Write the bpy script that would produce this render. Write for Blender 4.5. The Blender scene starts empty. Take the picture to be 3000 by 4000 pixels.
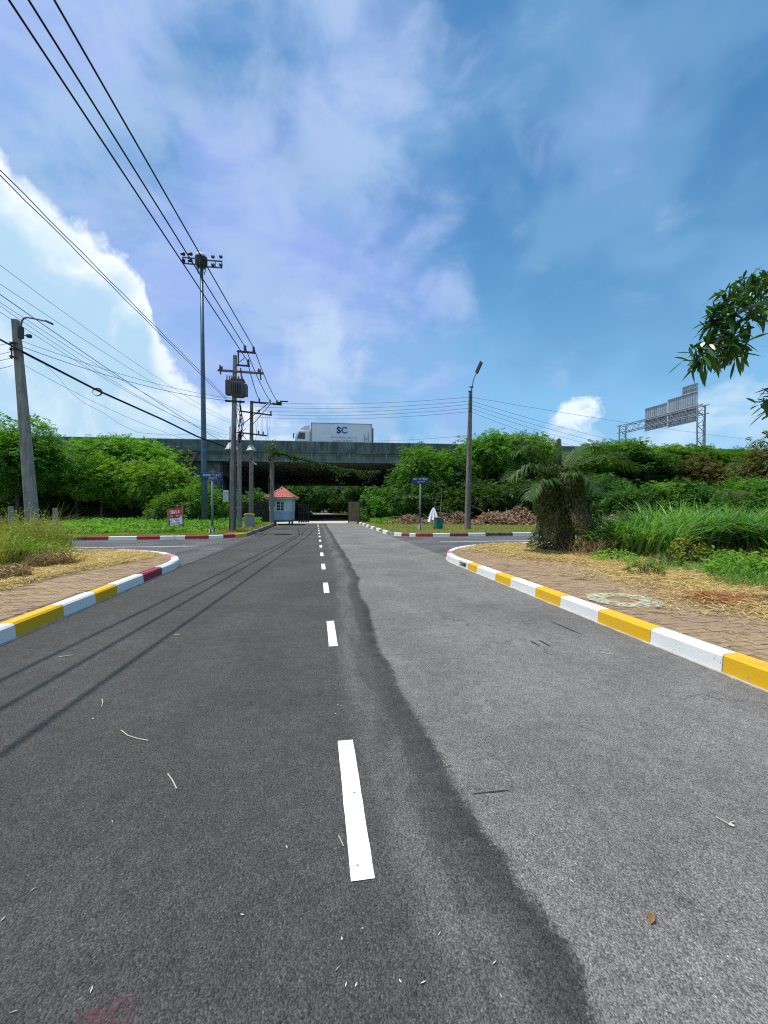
import bpy, bmesh, math, random
import numpy as np
from mathutils import Vector, Matrix

# ------------------------------------------------------------------ camera, sky, sun, exposure
R = math.radians
scene = bpy.context.scene
col = scene.collection
F_PX, CAM_H, YAW, PITCH = 1570.0, 1.55, R(9.6), R(-0.547)

cam_d = bpy.data.cameras.new('camera')
cam = bpy.data.objects.new('camera', cam_d)
col.objects.link(cam)
cam_d.sensor_fit = 'VERTICAL'
cam_d.sensor_height = 36.0
cam_d.lens = F_PX / 4000.0 * 36.0
cam_d.clip_start = 0.05
cam_d.clip_end = 3000
cam.location = (0, 0, CAM_H)
cam.rotation_euler = (R(90) + PITCH, 0, -YAW)
scene.camera = cam

SUN_EL, SUN_AZ = R(72.8), R(-76)            # azimuth from +Y (road direction), positive to the right
to_sun = Vector((math.sin(SUN_AZ) * math.cos(SUN_EL), math.cos(SUN_AZ) * math.cos(SUN_EL), math.sin(SUN_EL)))

world = bpy.data.worlds.new('World')
scene.world = world
world.use_nodes = True
wt = world.node_tree
wt.nodes.clear()


class NG:
    """tiny helper that writes shader maths"""
    def __init__(s, tree): s.t = tree
    def node(s, typ, **kw):
        n = s.t.nodes.new(typ)
        for k, v in kw.items(): setattr(n, k, v)
        return n
    def put(s, sock, v):
        if isinstance(v, bpy.types.NodeSocket): s.t.links.new(v, sock)
        elif v is not None:
            if hasattr(sock.default_value, '__len__'):
                n = len(sock.default_value)
                if not hasattr(v, '__len__'): v = (v,) * 3
                v = tuple(v)
                sock.default_value = v if len(v) == n else (v + (1.0,))[:n]
            else: sock.default_value = v
    def m(s, op, a, b=None, c=None, clamp=False):
        n = s.node('ShaderNodeMath', operation=op, use_clamp=clamp)
        s.put(n.inputs[0], a); s.put(n.inputs[1], b)
        if c is not None: s.put(n.inputs[2], c)
        return n.outputs[0]
    def vm(s, op, a, b=None):
        n = s.node('ShaderNodeVectorMath', operation=op)
        s.put(n.inputs[0], a); s.put(n.inputs[1], b)
        return n.outputs[0]
    def ramp(s, x, a, b, lo=0.0, hi=1.0, smooth=True):
        n = s.node('ShaderNodeMapRange', interpolation_type='SMOOTHSTEP' if smooth else 'LINEAR')
        s.put(n.inputs[0], x); s.put(n.inputs[1], a); s.put(n.inputs[2], b); s.put(n.inputs[3], lo); s.put(n.inputs[4], hi)
        return n.outputs[0]
    def mix(s, f, a, b, mode='MIX'):
        n = s.node('ShaderNodeMix', data_type='RGBA', blend_type=mode)
        s.put(n.inputs[0], f); s.put(n.inputs[6], a); s.put(n.inputs[7], b)
        return n.outputs[2]
    def noise(s, vec, scale, detail=4, rough=0.5, dist=0.0):
        n = s.node('ShaderNodeTexNoise')
        s.put(n.inputs['Vector'], vec); s.put(n.inputs['Scale'], scale); s.put(n.inputs['Detail'], detail)
        s.put(n.inputs['Roughness'], rough); s.put(n.inputs['Distortion'], dist)
        return n.outputs[0]
    def xyz(s, v):
        n = s.node('ShaderNodeSeparateXYZ'); s.put(n.inputs[0], v); return n.outputs
    def comb(s, x, y, z):
        n = s.node('ShaderNodeCombineXYZ'); s.put(n.inputs[0], x); s.put(n.inputs[1], y); s.put(n.inputs[2], z); return n.outputs[0]


def build_sky():
    g = NG(wt)
    out = g.node('ShaderNodeOutputWorld')
    bg = g.node('ShaderNodeBackground')
    wt.links.new(bg.outputs[0], out.inputs[0])
    sky = g.node('ShaderNodeTexSky', sky_type='NISHITA', sun_disc=False)
    sky.sun_elevation = SUN_EL
    sky.sun_rotation = SUN_AZ
    sky.altitude = 0; sky.air_density = 1.0; sky.dust_density = 0.6; sky.ozone_density = 2.0
    tc = g.node('ShaderNodeTexCoord').outputs['Generated']
    d = g.vm('NORMALIZE', tc)
    x, y, z = g.xyz(d)
    el = g.m('ARCSINE', z)
    az = g.m('ARCTAN2', x, y)
    base = g.mix(1.0, sky.outputs[0], (0.66, 1.34, 1.56), 'MULTIPLY')
    # horizon haze
    hz = g.ramp(el, R(0), R(40), 0.70, 0.0)
    base = g.mix(hz, base, (3.7, 7.0, 10.3))
    # thin high cloud in soft blotches
    n1 = g.noise(g.vm('MULTIPLY', d, (1.0, 1.0, 1.25)), 2.3, 6, 0.50, 0.35)
    n2 = g.noise(g.vm('MULTIPLY', d, (1.0, 1.0, 1.6)), 6.5, 7, 0.55, 0.4)
    nn = g.m('ADD', g.m('MULTIPLY', n1, 0.72), g.m('MULTIPLY', n2, 0.28))
    lefty = g.ramp(az, R(2), R(30), 0.13, -0.05)      # the veil is thicker towards the sun's side of the sky
    ci = g.ramp(g.m('ADD', nn, lefty), 0.44, 0.70, 0.0, 0.85)
    base = g.mix(ci, base, (3.7, 4.9, 9.6))
    wisp = g.ramp(g.m('ADD', n2, g.m('MULTIPLY', lefty, 1.3)), 0.50, 0.78, 0.0, 0.38)
    high = g.ramp(el, R(36), R(60), 0.0, 0.32)
    wisp = g.m('ADD', wisp, g.m('MULTIPLY', high, g.ramp(g.m('ADD', n1, lefty), 0.45, 0.66)), clamp=True)
    base = g.mix(g.ramp(n1, 0.50, 0.36, 0.0, 0.30), base, (1.0, 2.9, 5.6))
    n3 = g.noise(g.vm('MULTIPLY', d, (1.0, 1.0, 1.5)), 4.2, 5, 0.48, 0.2)
    base = g.mix(g.ramp(n3, 0.40, 0.64, 0.0, 0.42), base, (2.7, 5.2, 8.2))
    base = g.mix(wisp, base, (5.6, 7.3, 9.2))
    # a loose fluffy cloud standing above the road
    fa = g.m('DIVIDE', g.m('SUBTRACT', az, R(0.5)), R(5.5)); fe = g.m('DIVIDE', g.m('SUBTRACT', el, R(20)), R(6.5))
    fr = g.m('SQRT', g.m('ADD', g.m('MULTIPLY', fa, fa), g.m('MULTIPLY', fe, fe)))
    fl = g.m('ADD', fr, g.m('MULTIPLY', g.m('SUBTRACT', g.noise(d, 11, 7, 0.56, 0.4), 0.5), 3.0))
    base = g.mix(g.ramp(fl, 0.1, 1.25, 0.62, 0.0), base, (6.6, 8.2, 10.0))
    # one small bright cumulus low on the right
    ga_ = g.m('DIVIDE', g.m('SUBTRACT', az, R(35.2)), R(3.2)); ge_ = g.m('DIVIDE', g.m('SUBTRACT', el, g.m('ADD', R(12.2), g.m('MULTIPLY', g.m('SUBTRACT', az, R(35.2)), 0.35))), R(2.3))
    gq = g.m('ADD', g.m('SQRT', g.m('ADD', g.m('MULTIPLY', ga_, ga_), g.m('MULTIPLY', ge_, ge_))), g.m('MULTIPLY', g.m('SUBTRACT', g.noise(d, 26, 7, 0.56, 0.4), 0.5), 2.2))
    base = g.mix(g.ramp(gq, 0.45, 1.05, 0.92, 0.0), base, (9.4, 10.4, 10.8))
    # cumulus bank: a top line that rises and falls round the horizon, broken by puffs
    fc = g.node('ShaderNodeFloatCurve')
    cv = fc.mapping.curves[0]
    pts = [(-180, 20), (-150, 26), (-120, 22), (-95, 30), (-75, 38), (-58, 41), (-45, 39), (-37, 36), (-34, 34), (-31.5, 31), (-25.4, 29.2), (-21, 25.8),
           (-19.8, 20.5), (-17.4, 16.6), (-13, 14.4), (-5, 13.0), (0, 12), (4, 10.8), (10, 9.6), (15, 10.8), (20, 9.0), (28, 9.4), (31, 11.0), (34, 14.2), (36, 13.2), (39, 9.2), (43, 9.4), (48, 13.2),
           (62, 14), (80, 20), (100, 17), (130, 24), (155, 19), (180, 20)]
    while len(cv.points) < len(pts): cv.points.new(0.5, 0.5)
    for p, (a, e) in zip(cv.points, pts):
        p.location = (a / 360.0 + 0.5, e / 60.0); p.handle_type = 'VECTOR'
    fc.mapping.update()
    g.put(fc.inputs['Factor'], 1.0)
    g.put(fc.inputs['Value'], g.m('ADD', g.m('DIVIDE', az, 2 * math.pi), 0.5))
    top = g.m('MULTIPLY', fc.outputs[0], R(60))
    b1 = g.noise(d, 7.0, 3, 0.5, 0.3)
    b2 = g.noise(d, 20.0, 7, 0.58, 0.4)
    puff = g.m('ADD', g.m('MULTIPLY', g.m('SUBTRACT', b1, 0.5), 0.14), g.m('MULTIPLY', g.m('SUBTRACT', b2, 0.5), 0.10))
    t = g.m('SUBTRACT', g.m('ADD', top, puff), el)
    soft = g.ramp(az, R(-18), R(2), 0.022, 0.06)
    cm = g.m('MULTIPLY', g.m('DIVIDE', t, soft), 1.0, clamp=True)
    thin = g.ramp(az, R(-22), R(-2), 1.0, 0.62)
    low = g.noise(g.comb(g.m('MULTIPLY', az, 3.0), g.m('MULTIPLY', el, 8.0), 4.0), 2.6, 6, 0.55, 0.3)
    brk = g.ramp(low, 0.34, 0.56, 0.35, 1.0)
    thin = g.m('MULTIPLY', thin, g.m('MAXIMUM', brk, g.ramp(az, R(-18), R(-8), 1.0, 0.0)))
    cm = g.m('MULTIPLY', cm, thin)
    cell = g.noise(d, 9.0, 6, 0.55, 0.6)
    rim = g.ramp(t, 0.0, 0.12, 1.0, 0.0)
    lit = g.m('ADD', g.m('MULTIPLY', rim, 0.75), g.ramp(cell, 0.46, 0.76, 0.0, 0.5), clamp=True)
    cc = g.mix(lit, (5.0, 7.4, 9.5), (10.8, 11.2, 11.2))
    base = g.mix(cm, base, cc)
    g.put(bg.inputs['Color'], base)
    bg.inputs['Strength'].default_value = 0.098


build_sky()

sun_d = bpy.data.lights.new('sun', 'SUN')
sun_d.energy = 4.4
sun_d.angle = R(0.36)
sun_d.color = (1.0, 0.955, 0.88)
sun = bpy.data.objects.new('sun', sun_d)
col.objects.link(sun)
sun.rotation_euler = (-to_sun).to_track_quat('-Z', 'Y').to_euler()
sun.location = (-20, 10, 60)

scene.view_settings.view_transform = 'Standard'
scene.view_settings.look = 'None'
scene.view_settings.exposure = 0.0
scene.view_settings.gamma = 1.0
scene.view_settings.use_curve_mapping = False
scene.render.engine = 'CYCLES'
scene.cycles.use_denoising = False
scene.cycles.filter_width = 1.15
scene.cycles.max_bounces = 8
scene.cycles.transparent_max_bounces = 12
scene.cycles.caustics_reflective = False
scene.cycles.caustics_refractive = False

rng = np.random.default_rng(11)
random.seed(5)

# ------------------------------------------------------------------ from a sight line to a place
_c, _s = math.cos(YAW), math.sin(YAW)
_cp, _sp = math.cos(PITCH), math.sin(PITCH)
_fw = Vector((_s * _cp, _c * _cp, _sp)); _rt = Vector((_c, -_s, 0)); _up = _rt.cross(_fw)
_C = Vector((0, 0, CAM_H))


def at(px, py, d):
    """the point d metres ahead of the camera seen at photo pixel px, py"""
    return _C + d * (_fw + ((px - 1500) / F_PX) * _rt + ((2000 - py) / F_PX) * _up)


def gnd(px, py, z=0.0):
    r = _fw + ((px - 1500) / F_PX) * _rt + ((2000 - py) / F_PX) * _up
    return _C + r * ((z - CAM_H) / r.z)


# ------------------------------------------------------------------ materials
MATS = {}


def new_mat(name):
    m = bpy.data.materials.new(name)
    m.use_nodes = True
    t = m.node_tree
    t.nodes.clear()
    g = NG(t)
    out = g.node('ShaderNodeOutputMaterial')
    p = g.node('ShaderNodeBsdfPrincipled')
    t.links.new(p.outputs[0], out.inputs[0])
    MATS[name] = m
    return m, g, p, out


def coords(g, kind='Object'):
    return g.node('ShaderNodeTexCoord').outputs[kind]


def bump(g, p, h, strength, dist=0.01):
    b = g.node('ShaderNodeBump')
    g.put(b.inputs['Strength'], strength); g.put(b.inputs['Distance'], dist); g.put(b.inputs['Height'], h)
    g.t.links.new(b.outputs[0], p.inputs['Normal'])


def M(name, c1, c2=None, scale=4.0, rough=0.8, metal=0.0, bmp=0.0, bscale=None, detail=6, stain=None, stain_amt=0.0, stain_scale=(3, 3, .6), spec=0.3):
    """weathered surface: two tones in noise, optional vertical streaks of a stain colour, fine relief"""
    m, g, p, out = new_mat(name)
    v = coords(g)
    n = g.noise(v, scale, detail, 0.6)
    c2 = c2 or tuple(x * 0.7 for x in c1)
    c = g.mix(g.ramp(n, 0.32, 0.68), c1, c2)
    if stain:
        sv = g.vm('MULTIPLY', v, stain_scale)
        sn = g.noise(sv, 1.6, 5, 0.6, 0.4)
        c = g.mix(g.ramp(sn, 0.52 - 0.22 * stain_amt, 0.70, 0, stain_amt), c, stain)
    g.put(p.inputs['Base Color'], c)
    p.inputs['Roughness'].default_value = rough
    p.inputs['Metallic'].default_value = metal
    p.inputs['Specular IOR Level'].default_value = spec
    if bmp: bump(g, p, g.noise(v, bscale or scale * 5, 5, 0.6), bmp, 0.02)
    return m


def paint(name, c, under=(0.34, 0.32, 0.29), wear=0.5, scale=9.0):
    """road or kerb paint, chipped and dirty"""
    m, g, p, out = new_mat(name)
    v = coords(g)
    w = g.noise(v, scale, 8, 0.68, 0.3)
    d = g.noise(v, 2.2, 5, 0.6)
    col_ = g.mix(g.ramp(d, 0.4, 0.8, 0, 0.30), c, tuple(0.55 * a + 0.45 * b for a, b in zip(c, under)))
    tm = g.noise(g.vm('MULTIPLY', v, (0.6, 0.6, 7.0)), 3.0, 7, 0.7, 0.5)
    col_ = g.mix(g.ramp(tm, 0.56, 0.74, 0.0, 0.38 * min(1, wear * 1.4)), col_, tuple(0.45 * a for a in under))
    col_ = g.mix(g.ramp(w, 0.70 - 0.12 * wear, 0.76 - 0.12 * wear, 0, 0.85), col_, under)
    g.put(p.inputs['Base Color'], col_)
    p.inputs['Roughness'].default_value = 0.7
    p.inputs['Specular IOR Level'].default_value = 0.25
    bump(g, p, g.noise(v, 60, 4, 0.6), 0.25, 0.01)
    return m


def leafm(name, cols, trans=0.35, rough=0.55):
    """foliage: every leaf its own tone between the given colours, light shines through"""
    m, g, p, out = new_mat(name)
    geo = g.node('ShaderNodeNewGeometry')
    rp = g.node('ShaderNodeValToRGB')
    cr = rp.color_ramp
    while len(cr.elements) < len(cols): cr.elements.new(0.5)
    for i, (e, c) in enumerate(zip(cr.elements, cols)):
        e.position = i / max(1, len(cols) - 1); e.color = tuple(c) + (1,)
    n = g.noise(geo.outputs['Position'], 0.55, 3, 0.6)
    f = g.m('ADD', g.m('MULTIPLY', geo.outputs['Random Per Island'], 0.62), g.m('MULTIPLY', g.ramp(n, 0.3, 0.7), 0.38))
    g.put(rp.inputs[0], f)
    orr = g.node('ShaderNodeObjectInfo').outputs['Random']
    hs = g.node('ShaderNodeHueSaturation')
    vary = name in ('leaf_acacia', 'leaf_bright', 'leaf_deep', 'leaf_rusty')      # whole trees differ a little in tone
    va, vb, ha, hb = (0.78, 1.22, 0.485, 0.512) if vary else (0.97, 1.05, 0.498, 0.502)
    g.put(hs.inputs['Hue'], g.ramp(orr, 0, 1, ha, hb, False)); g.put(hs.inputs['Value'], g.ramp(g.m('FRACT', g.m('MULTIPLY', orr, 7.3)), 0, 1, va, vb, False)); hs.inputs['Saturation'].default_value = 1.0
    g.put(hs.inputs['Color'], rp.outputs[0])
    g.put(p.inputs['Base Color'], hs.outputs[0])
    p.inputs['Roughness'].default_value = rough
    p.inputs['Specular IOR Level'].default_value = 0.28
    if trans:
        tr = g.node('ShaderNodeBsdfTranslucent')
        g.put(tr.inputs[0], g.mix(1.0, hs.outputs[0], (1.25, 1.3, 0.55), 'MULTIPLY'))
        mx = g.node('ShaderNodeMixShader'); mx.inputs[0].default_value = trans
        g.t.links.new(p.outputs[0], mx.inputs[1]); g.t.links.new(tr.outputs[0], mx.inputs[2])
        g.t.links.new(mx.outputs[0], out.inputs[0])
    return m


def asphalt(name, dark, light, seam=False, dust=0.25):
    m, g, p, out = new_mat(name)
    pos = g.node('ShaderNodeNewGeometry').outputs['Position']
    fine = g.noise(pos, 150, 3, 0.7)
    vor = g.node('ShaderNodeTexVoronoi'); g.put(vor.inputs['Vector'], pos); vor.inputs['Scale'].default_value = 125
    mid = g.noise(pos, 9, 6, 0.65)
    big = g.noise(pos, 0.7, 5, 0.6, 0.4)
    agg = g.ramp(vor.outputs['Color'], 0.0, 1.0, 0.50, 1.55, False)
    gr = g.m('MULTIPLY', g.ramp(fine, 0.3, 0.72, 0.50, 1.55), agg)
    loose = g.ramp(g.noise(pos, 1.4, 5, 0.6), 0.35, 0.65, 0.25, 1.0)          # where stones are bare, where bitumen still covers them
    vs = g.node('ShaderNodeTexVoronoi'); g.put(vs.inputs['Vector'], pos); vs.inputs['Scale'].default_value = 75
    stone = g.m('MULTIPLY', g.ramp(vs.outputs['Distance'], 0.18, 0.34, 1.0, 0.0), g.ramp(vs.outputs['Color'], 0.62, 0.8))
    pit = g.m('MULTIPLY', g.ramp(vs.outputs['Distance'], 0.2, 0.45, 1.0, 0.0), g.ramp(vs.outputs['Color'], 0.30, 0.16))
    gr = g.m('MULTIPLY', gr, g.m('ADD', 1.0, g.m('MULTIPLY', loose, g.m('SUBTRACT', g.m('MULTIPLY', stone, 1.1), g.m('MULTIPLY', pit, 0.5)))))
    gr = g.m('MULTIPLY', gr, g.ramp(mid, 0.25, 0.75, 0.84, 1.16))
    gr = g.m('MULTIPLY', gr, g.ramp(big, 0.3, 0.72, 0.86, 1.18))
    if seam:
        at_ = g.node('ShaderNodeAttribute', attribute_name='sd').outputs['Fac']
        wob = g.m('SUBTRACT', g.noise(pos, 5.0, 7, 0.7), 0.5)
        wob2 = g.m('SUBTRACT', g.noise(pos, 45.0, 4, 0.7), 0.5)
        sd = g.m('ADD', g.m('ADD', at_, g.m('MULTIPLY', wob, 0.11)), g.m('MULTIPLY', wob2, 0.15))
        right = g.ramp(sd, -0.03, 0.035)
        px_, py_, pz_ = g.xyz(pos)
        c = g.mix(right, dark, light)
        # dusty tone between the centre line and the joint
        du = g.noise(g.comb(g.m('MULTIPLY', px_, 5.0), g.m('MULTIPLY', py_, 0.9), 0.0), 1.0, 6, 0.6, 0.2)
        dband = g.m('MULTIPLY', g.ramp(sd, -0.55, -0.36), g.ramp(sd, -0.24, -0.16, 1.0, 0.0))
        c = g.mix(g.m('MULTIPLY', dband, g.ramp(du, 0.34, 0.62, 0.15, 0.85)), c, (0.155, 0.145, 0.131))
        # bitumen that bled along the joint
        bl = g.m('MULTIPLY', g.ramp(sd, -0.16, -0.04), g.ramp(sd, -0.015, 0.035, 1.0, 0.0))
        bln = g.m('MULTIPLY', g.ramp(g.noise(pos, 2.2, 6, 0.65), 0.34, 0.62, 0.12, 0.92), g.ramp(g.noise(pos, 14, 5, 0.7), 0.28, 0.6, 0.35, 1.0))
        c = g.mix(g.m('MULTIPLY', bl, bln), c, (0.026, 0.025, 0.025))
        # drag marks and pale scuffs
        sc = g.noise(g.comb(g.m('MULTIPLY', px_, 6.0), g.m('MULTIPLY', py_, 2.2), 3.0), 1.0, 7, 0.72, 0.8)
        c = g.mix(g.ramp(sc, 0.66, 0.76, 0, 0.35), c, (0.15, 0.146, 0.14))
        dk = g.noise(g.comb(g.m('MULTIPLY', px_, 2.6), g.m('MULTIPLY', py_, 5.0), 8.0), 1.6, 6, 0.7, 0.6)
        c = g.mix(g.m('MULTIPLY', g.ramp(dk, 0.68, 0.76, 0, 0.5), right), c, (0.06, 0.058, 0.055))
        sp = g.node('ShaderNodeTexVoronoi'); g.put(sp.inputs['Vector'], pos); sp.inputs['Scale'].default_value = 5.5
        spot = g.m('LESS_THAN', sp.outputs['Distance'], g.ramp(g.noise(pos, 2.0, 2), 0.45, 0.75, 0.0, 0.075))
        c = g.mix(g.m('MULTIPLY', spot, 0.55), c, (0.16, 0.155, 0.15))
        # hairline cracks in the old asphalt, oil drips, tyre-polished tracks
        vc_ = g.node('ShaderNodeTexVoronoi', feature='DISTANCE_TO_EDGE'); vc_.inputs['Scale'].default_value = 0.55
        g.put(vc_.inputs['Vector'], g.vm('ADD', pos, g.comb(g.m('MULTIPLY', g.noise(pos, 2.2, 6, 0.65), 0.9), g.m('MULTIPLY', g.noise(pos, 2.6, 6, 0.65), 0.9), 0.0)))
        ck = g.m('MULTIPLY', g.ramp(vc_.outputs['Distance'], 0.003, 0.010, 1.0, 0.0), g.ramp(g.noise(pos, 0.6, 3), 0.50, 0.62))
        c = g.mix(g.m('MULTIPLY', g.m('MULTIPLY', ck, right), 0.55), c, (0.05, 0.048, 0.045))
        op = g.node('ShaderNodeTexVoronoi'); g.put(op.inputs['Vector'], pos); op.inputs['Scale'].default_value = 2.1
        oil = g.m('LESS_THAN', g.m('ADD', op.outputs['Distance'], g.m('MULTIPLY', wob2, 0.06)), g.ramp(g.noise(pos, 1.3, 2), 0.42, 0.75, 0.0, 0.085))
        c = g.mix(g.m('MULTIPLY', g.m('MULTIPLY', oil, right), 0.45), c, (0.05, 0.047, 0.043))
        trk = g.noise(g.comb(g.m('MULTIPLY', px_, 1.5), g.m('MULTIPLY', py_, 0.10), 5.0), 1.6, 4, 0.5)
        c = g.mix(g.ramp(trk, 0.35, 0.65, 0.0, 0.22), c, g.mix(right, (0.10, 0.097, 0.092), (0.135, 0.13, 0.123)))
        pch = g.noise(pos, 0.55, 6, 0.6, 0.6)
        c = g.mix(g.ramp(pch, 0.55, 0.70, 0.0, 0.28), c, (0.07, 0.067, 0.063))
    else:
        c = g.mix(g.ramp(big, 0.3, 0.7), dark, light)
    n = g.node('ShaderNodeVectorMath', operation='SCALE')
    g.put(n.inputs[0], c); g.put(n.inputs['Scale'], gr)
    g.put(p.inputs['Base Color'], n.outputs[0])
    p.inputs['Roughness'].default_value = 0.86
    p.inputs['Specular IOR Level'].default_value = 0.28
    h = g.m('ADD', g.m('MULTIPLY', vor.outputs['Distance'], -1.2), g.m('MULTIPLY', fine, 0.6))
    bump(g, p, h, 0.7, 0.014)
    return m


asphalt('road_asphalt', (0.077, 0.0715, 0.065), (0.202, 0.190, 0.175), seam=True)
asphalt('side_asphalt', (0.105, 0.104, 0.104), (0.13, 0.128, 0.126))
asphalt('deck_asphalt', (0.07, 0.07, 0.07), (0.09, 0.09, 0.09))
paint('paint_white', (0.82, 0.82, 0.80), (0.09, 0.09, 0.09), 0.8, 38)
paint('kerb_white', (0.80, 0.79, 0.75), wear=0.75, scale=14)
paint('kerb_yellow', (0.76, 0.43, 0.012), wear=0.75, scale=14)
paint('kerb_red', (0.33, 0.035, 0.055), wear=0.55)
paint('kerb_pink', (0.55, 0.20, 0.24), wear=0.7)
M('kerb_bare', (0.30, 0.29, 0.25), (0.16, 0.15, 0.11), 3, 0.9, bmp=0.4, stain=(0.05, 0.06, 0.03), stain_amt=0.6)
M('kerb_mossy', (0.16, 0.15, 0.09), (0.06, 0.06, 0.03), 4, 0.95, bmp=0.5)
M('kerb_concrete', (0.48, 0.46, 0.42), (0.33, 0.31, 0.28), 6, 0.9, bmp=0.4)
M('soil', (0.30, 0.21, 0.125), (0.19, 0.135, 0.085), 1.5, 1.0, bmp=0.7, bscale=30)
M('pale_concrete', (0.60, 0.57, 0.46), (0.46, 0.43, 0.34), 1.2, 0.9, bmp=0.2)
M('earth_green', (0.10, 0.11, 0.04), (0.16, 0.13, 0.06), 0.8, 1.0, bmp=0.8, bscale=12)
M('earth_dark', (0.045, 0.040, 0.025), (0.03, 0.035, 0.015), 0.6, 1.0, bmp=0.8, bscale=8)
for i, (a, b) in enumerate([((0.30, 0.205, 0.145), (0.24, 0.165, 0.115)), ((0.33, 0.235, 0.165), (0.27, 0.19, 0.13)), ((0.27, 0.18, 0.13), (0.31, 0.22, 0.155))]):
    m, g, p, out = new_mat('paver_%d' % i)
    pos = g.node('ShaderNodeNewGeometry').outputs['Position']
    c = g.mix(g.ramp(g.noise(pos, 9, 6, 0.65), 0.32, 0.68), a, b)
    c = g.mix(g.ramp(g.noise(pos, 1.1, 7, 0.65, 0.5), 0.34, 0.58, 0.25, 0.94), c, (0.36, 0.255, 0.155))      # blown-in dust
    c = g.mix(g.ramp(g.noise(pos, 2.3, 6, 0.7, 0.8), 0.50, 0.68, 0.0, 0.85), c, (0.12, 0.075, 0.05))
    g.put(p.inputs['Base Color'], c)
    p.inputs['Roughness'].default_value = 0.95; p.inputs['Specular IOR Level'].default_value = 0.15
    bump(g, p, g.noise(pos, 60, 5, 0.65), 0.6, 0.02)
M('pole_concrete', (0.33, 0.315, 0.285), (0.235, 0.225, 0.20), 3, 0.92, bmp=0.3, bscale=25, stain=(0.10, 0.085, 0.06), stain_amt=0.5, stain_scale=(5, 5, .4))
M('pole_concrete_brown', (0.27, 0.235, 0.19), (0.17, 0.15, 0.12), 3, 0.92, bmp=0.3, bscale=25, stain=(0.07, 0.055, 0.035), stain_amt=0.5, stain_scale=(5, 5, .4))
M('bridge_concrete', (0.165, 0.205, 0.19), (0.10, 0.135, 0.125), 0.9, 0.9, bmp=0.2, bscale=10, stain=(0.035, 0.05, 0.043), stain_amt=0.65, stain_scale=(1.2, 1.2, .12))
M('bridge_girder', (0.22, 0.26, 0.235), (0.15, 0.185, 0.165), 0.8, 0.9, bmp=0.15, bscale=10, stain=(0.05, 0.06, 0.05), stain_amt=0.5, stain_scale=(1, 1, .2))
M('galv', (0.36, 0.38, 0.40), (0.25, 0.27, 0.29), 6, 0.5, metal=0.6, spec=0.5)
M('mast_steel', (0.10, 0.16, 0.20), (0.07, 0.12, 0.16), 3, 0.5, metal=0.3, spec=0.5)
M('dark_metal', (0.035, 0.037, 0.042), (0.055, 0.055, 0.06), 8, 0.55, metal=0.4)
M('insulator', (0.06, 0.045, 0.04), (0.09, 0.07, 0.06), 8, 0.3, spec=0.6)
M('wire_black', (0.018, 0.018, 0.02), (0.03, 0.03, 0.03), 20, 0.6)
M('wire_thin', (0.05, 0.05, 0.052), (0.07, 0.07, 0.07), 20, 0.6)
M('trafo_grey', (0.17, 0.19, 0.20), (0.12, 0.13, 0.14), 4, 0.6, stain=(0.16, 0.07, 0.05), stain_amt=0.6)
M('trafo_rust', (0.16, 0.115, 0.10), (0.11, 0.085, 0.08), 4, 0.7)
M('box_white', (0.62, 0.66, 0.64), (0.50, 0.54, 0.53), 3, 0.6)
M('guard_white', (0.66, 0.72, 0.70), (0.45, 0.52, 0.50), 3, 0.55)
M('sign_post', (0.14, 0.215, 0.195), (0.10, 0.16, 0.15), 4, 0.6)
M('sign_blue', (0.012, 0.028, 0.17), (0.01, 0.02, 0.12), 4, 0.45, spec=0.5)
M('letter_white', (0.75, 0.77, 0.80), (0.62, 0.65, 0.70), 9, 0.6)
M('banner_red', (0.50, 0.03, 0.03), (0.38, 0.025, 0.03), 4, 0.6)
M('banner_white', (0.72, 0.70, 0.74), (0.6, 0.58, 0.64), 5, 0.7)
M('banner_blue', (0.14, 0.13, 0.42), (0.2, 0.17, 0.45), 5, 0.7)
M('timber', (0.30, 0.235, 0.15), (0.18, 0.135, 0.085), 5, 0.9, bmp=0.3, stain=(0.10, 0.08, 0.05), stain_amt=0.4)
M('booth_blue', (0.40, 0.51, 0.60), (0.34, 0.45, 0.55), 3, 0.65, stain=(0.12, 0.2, 0.26), stain_amt=0.4)
M('booth_mint', (0.56, 0.71, 0.67), (0.48, 0.64, 0.60), 3, 0.65, stain=(0.2, 0.32, 0.3), stain_amt=0.3)
M('booth_green', (0.05, 0.26, 0.22), (0.04, 0.2, 0.2), 3, 0.65)
M('booth_fascia', (0.52, 0.56, 0.55), (0.42, 0.46, 0.45), 3, 0.7)
M('frame_white', (0.72, 0.76, 0.74), (0.6, 0.64, 0.63), 6, 0.6)
M('tile_red', (0.56, 0.15, 0.125), (0.42, 0.10, 0.085), 6, 0.6)
M('tile_ridge', (0.60, 0.26, 0.15), (0.48, 0.18, 0.11), 6, 0.6)
M('gate_sheet', (0.22, 0.19, 0.085), (0.15, 0.125, 0.06), 2, 0.75, stain=(0.12, 0.05, 0.02), stain_amt=0.5)
M('gate_dark', (0.045, 0.042, 0.038), (0.03, 0.028, 0.026), 3, 0.7)
M('wall_brown', (0.075, 0.062, 0.042), (0.045, 0.038, 0.028), 1.5, 0.95, bmp=0.3)
M('bin_grey', (0.36, 0.37, 0.38), (0.28, 0.29, 0.30), 4, 0.6)
M('bin_yellow', (0.72, 0.50, 0.03), (0.6, 0.4, 0.03), 4, 0.5)
M('bin_green', (0.012, 0.19, 0.12), (0.012, 0.14, 0.10), 4, 0.55)
M('cloth_white', (0.86, 0.86, 0.87), (0.78, 0.78, 0.80), 3, 0.85)
M('rubber', (0.02, 0.02, 0.02), (0.035, 0.033, 0.03), 6, 0.85)
M('truck_white', (0.82, 0.83, 0.85), (0.77, 0.78, 0.80), 1, 0.4, spec=0.5)
M('truck_trim', (0.30, 0.36, 0.36), (0.24, 0.30, 0.30), 3, 0.5)
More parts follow.
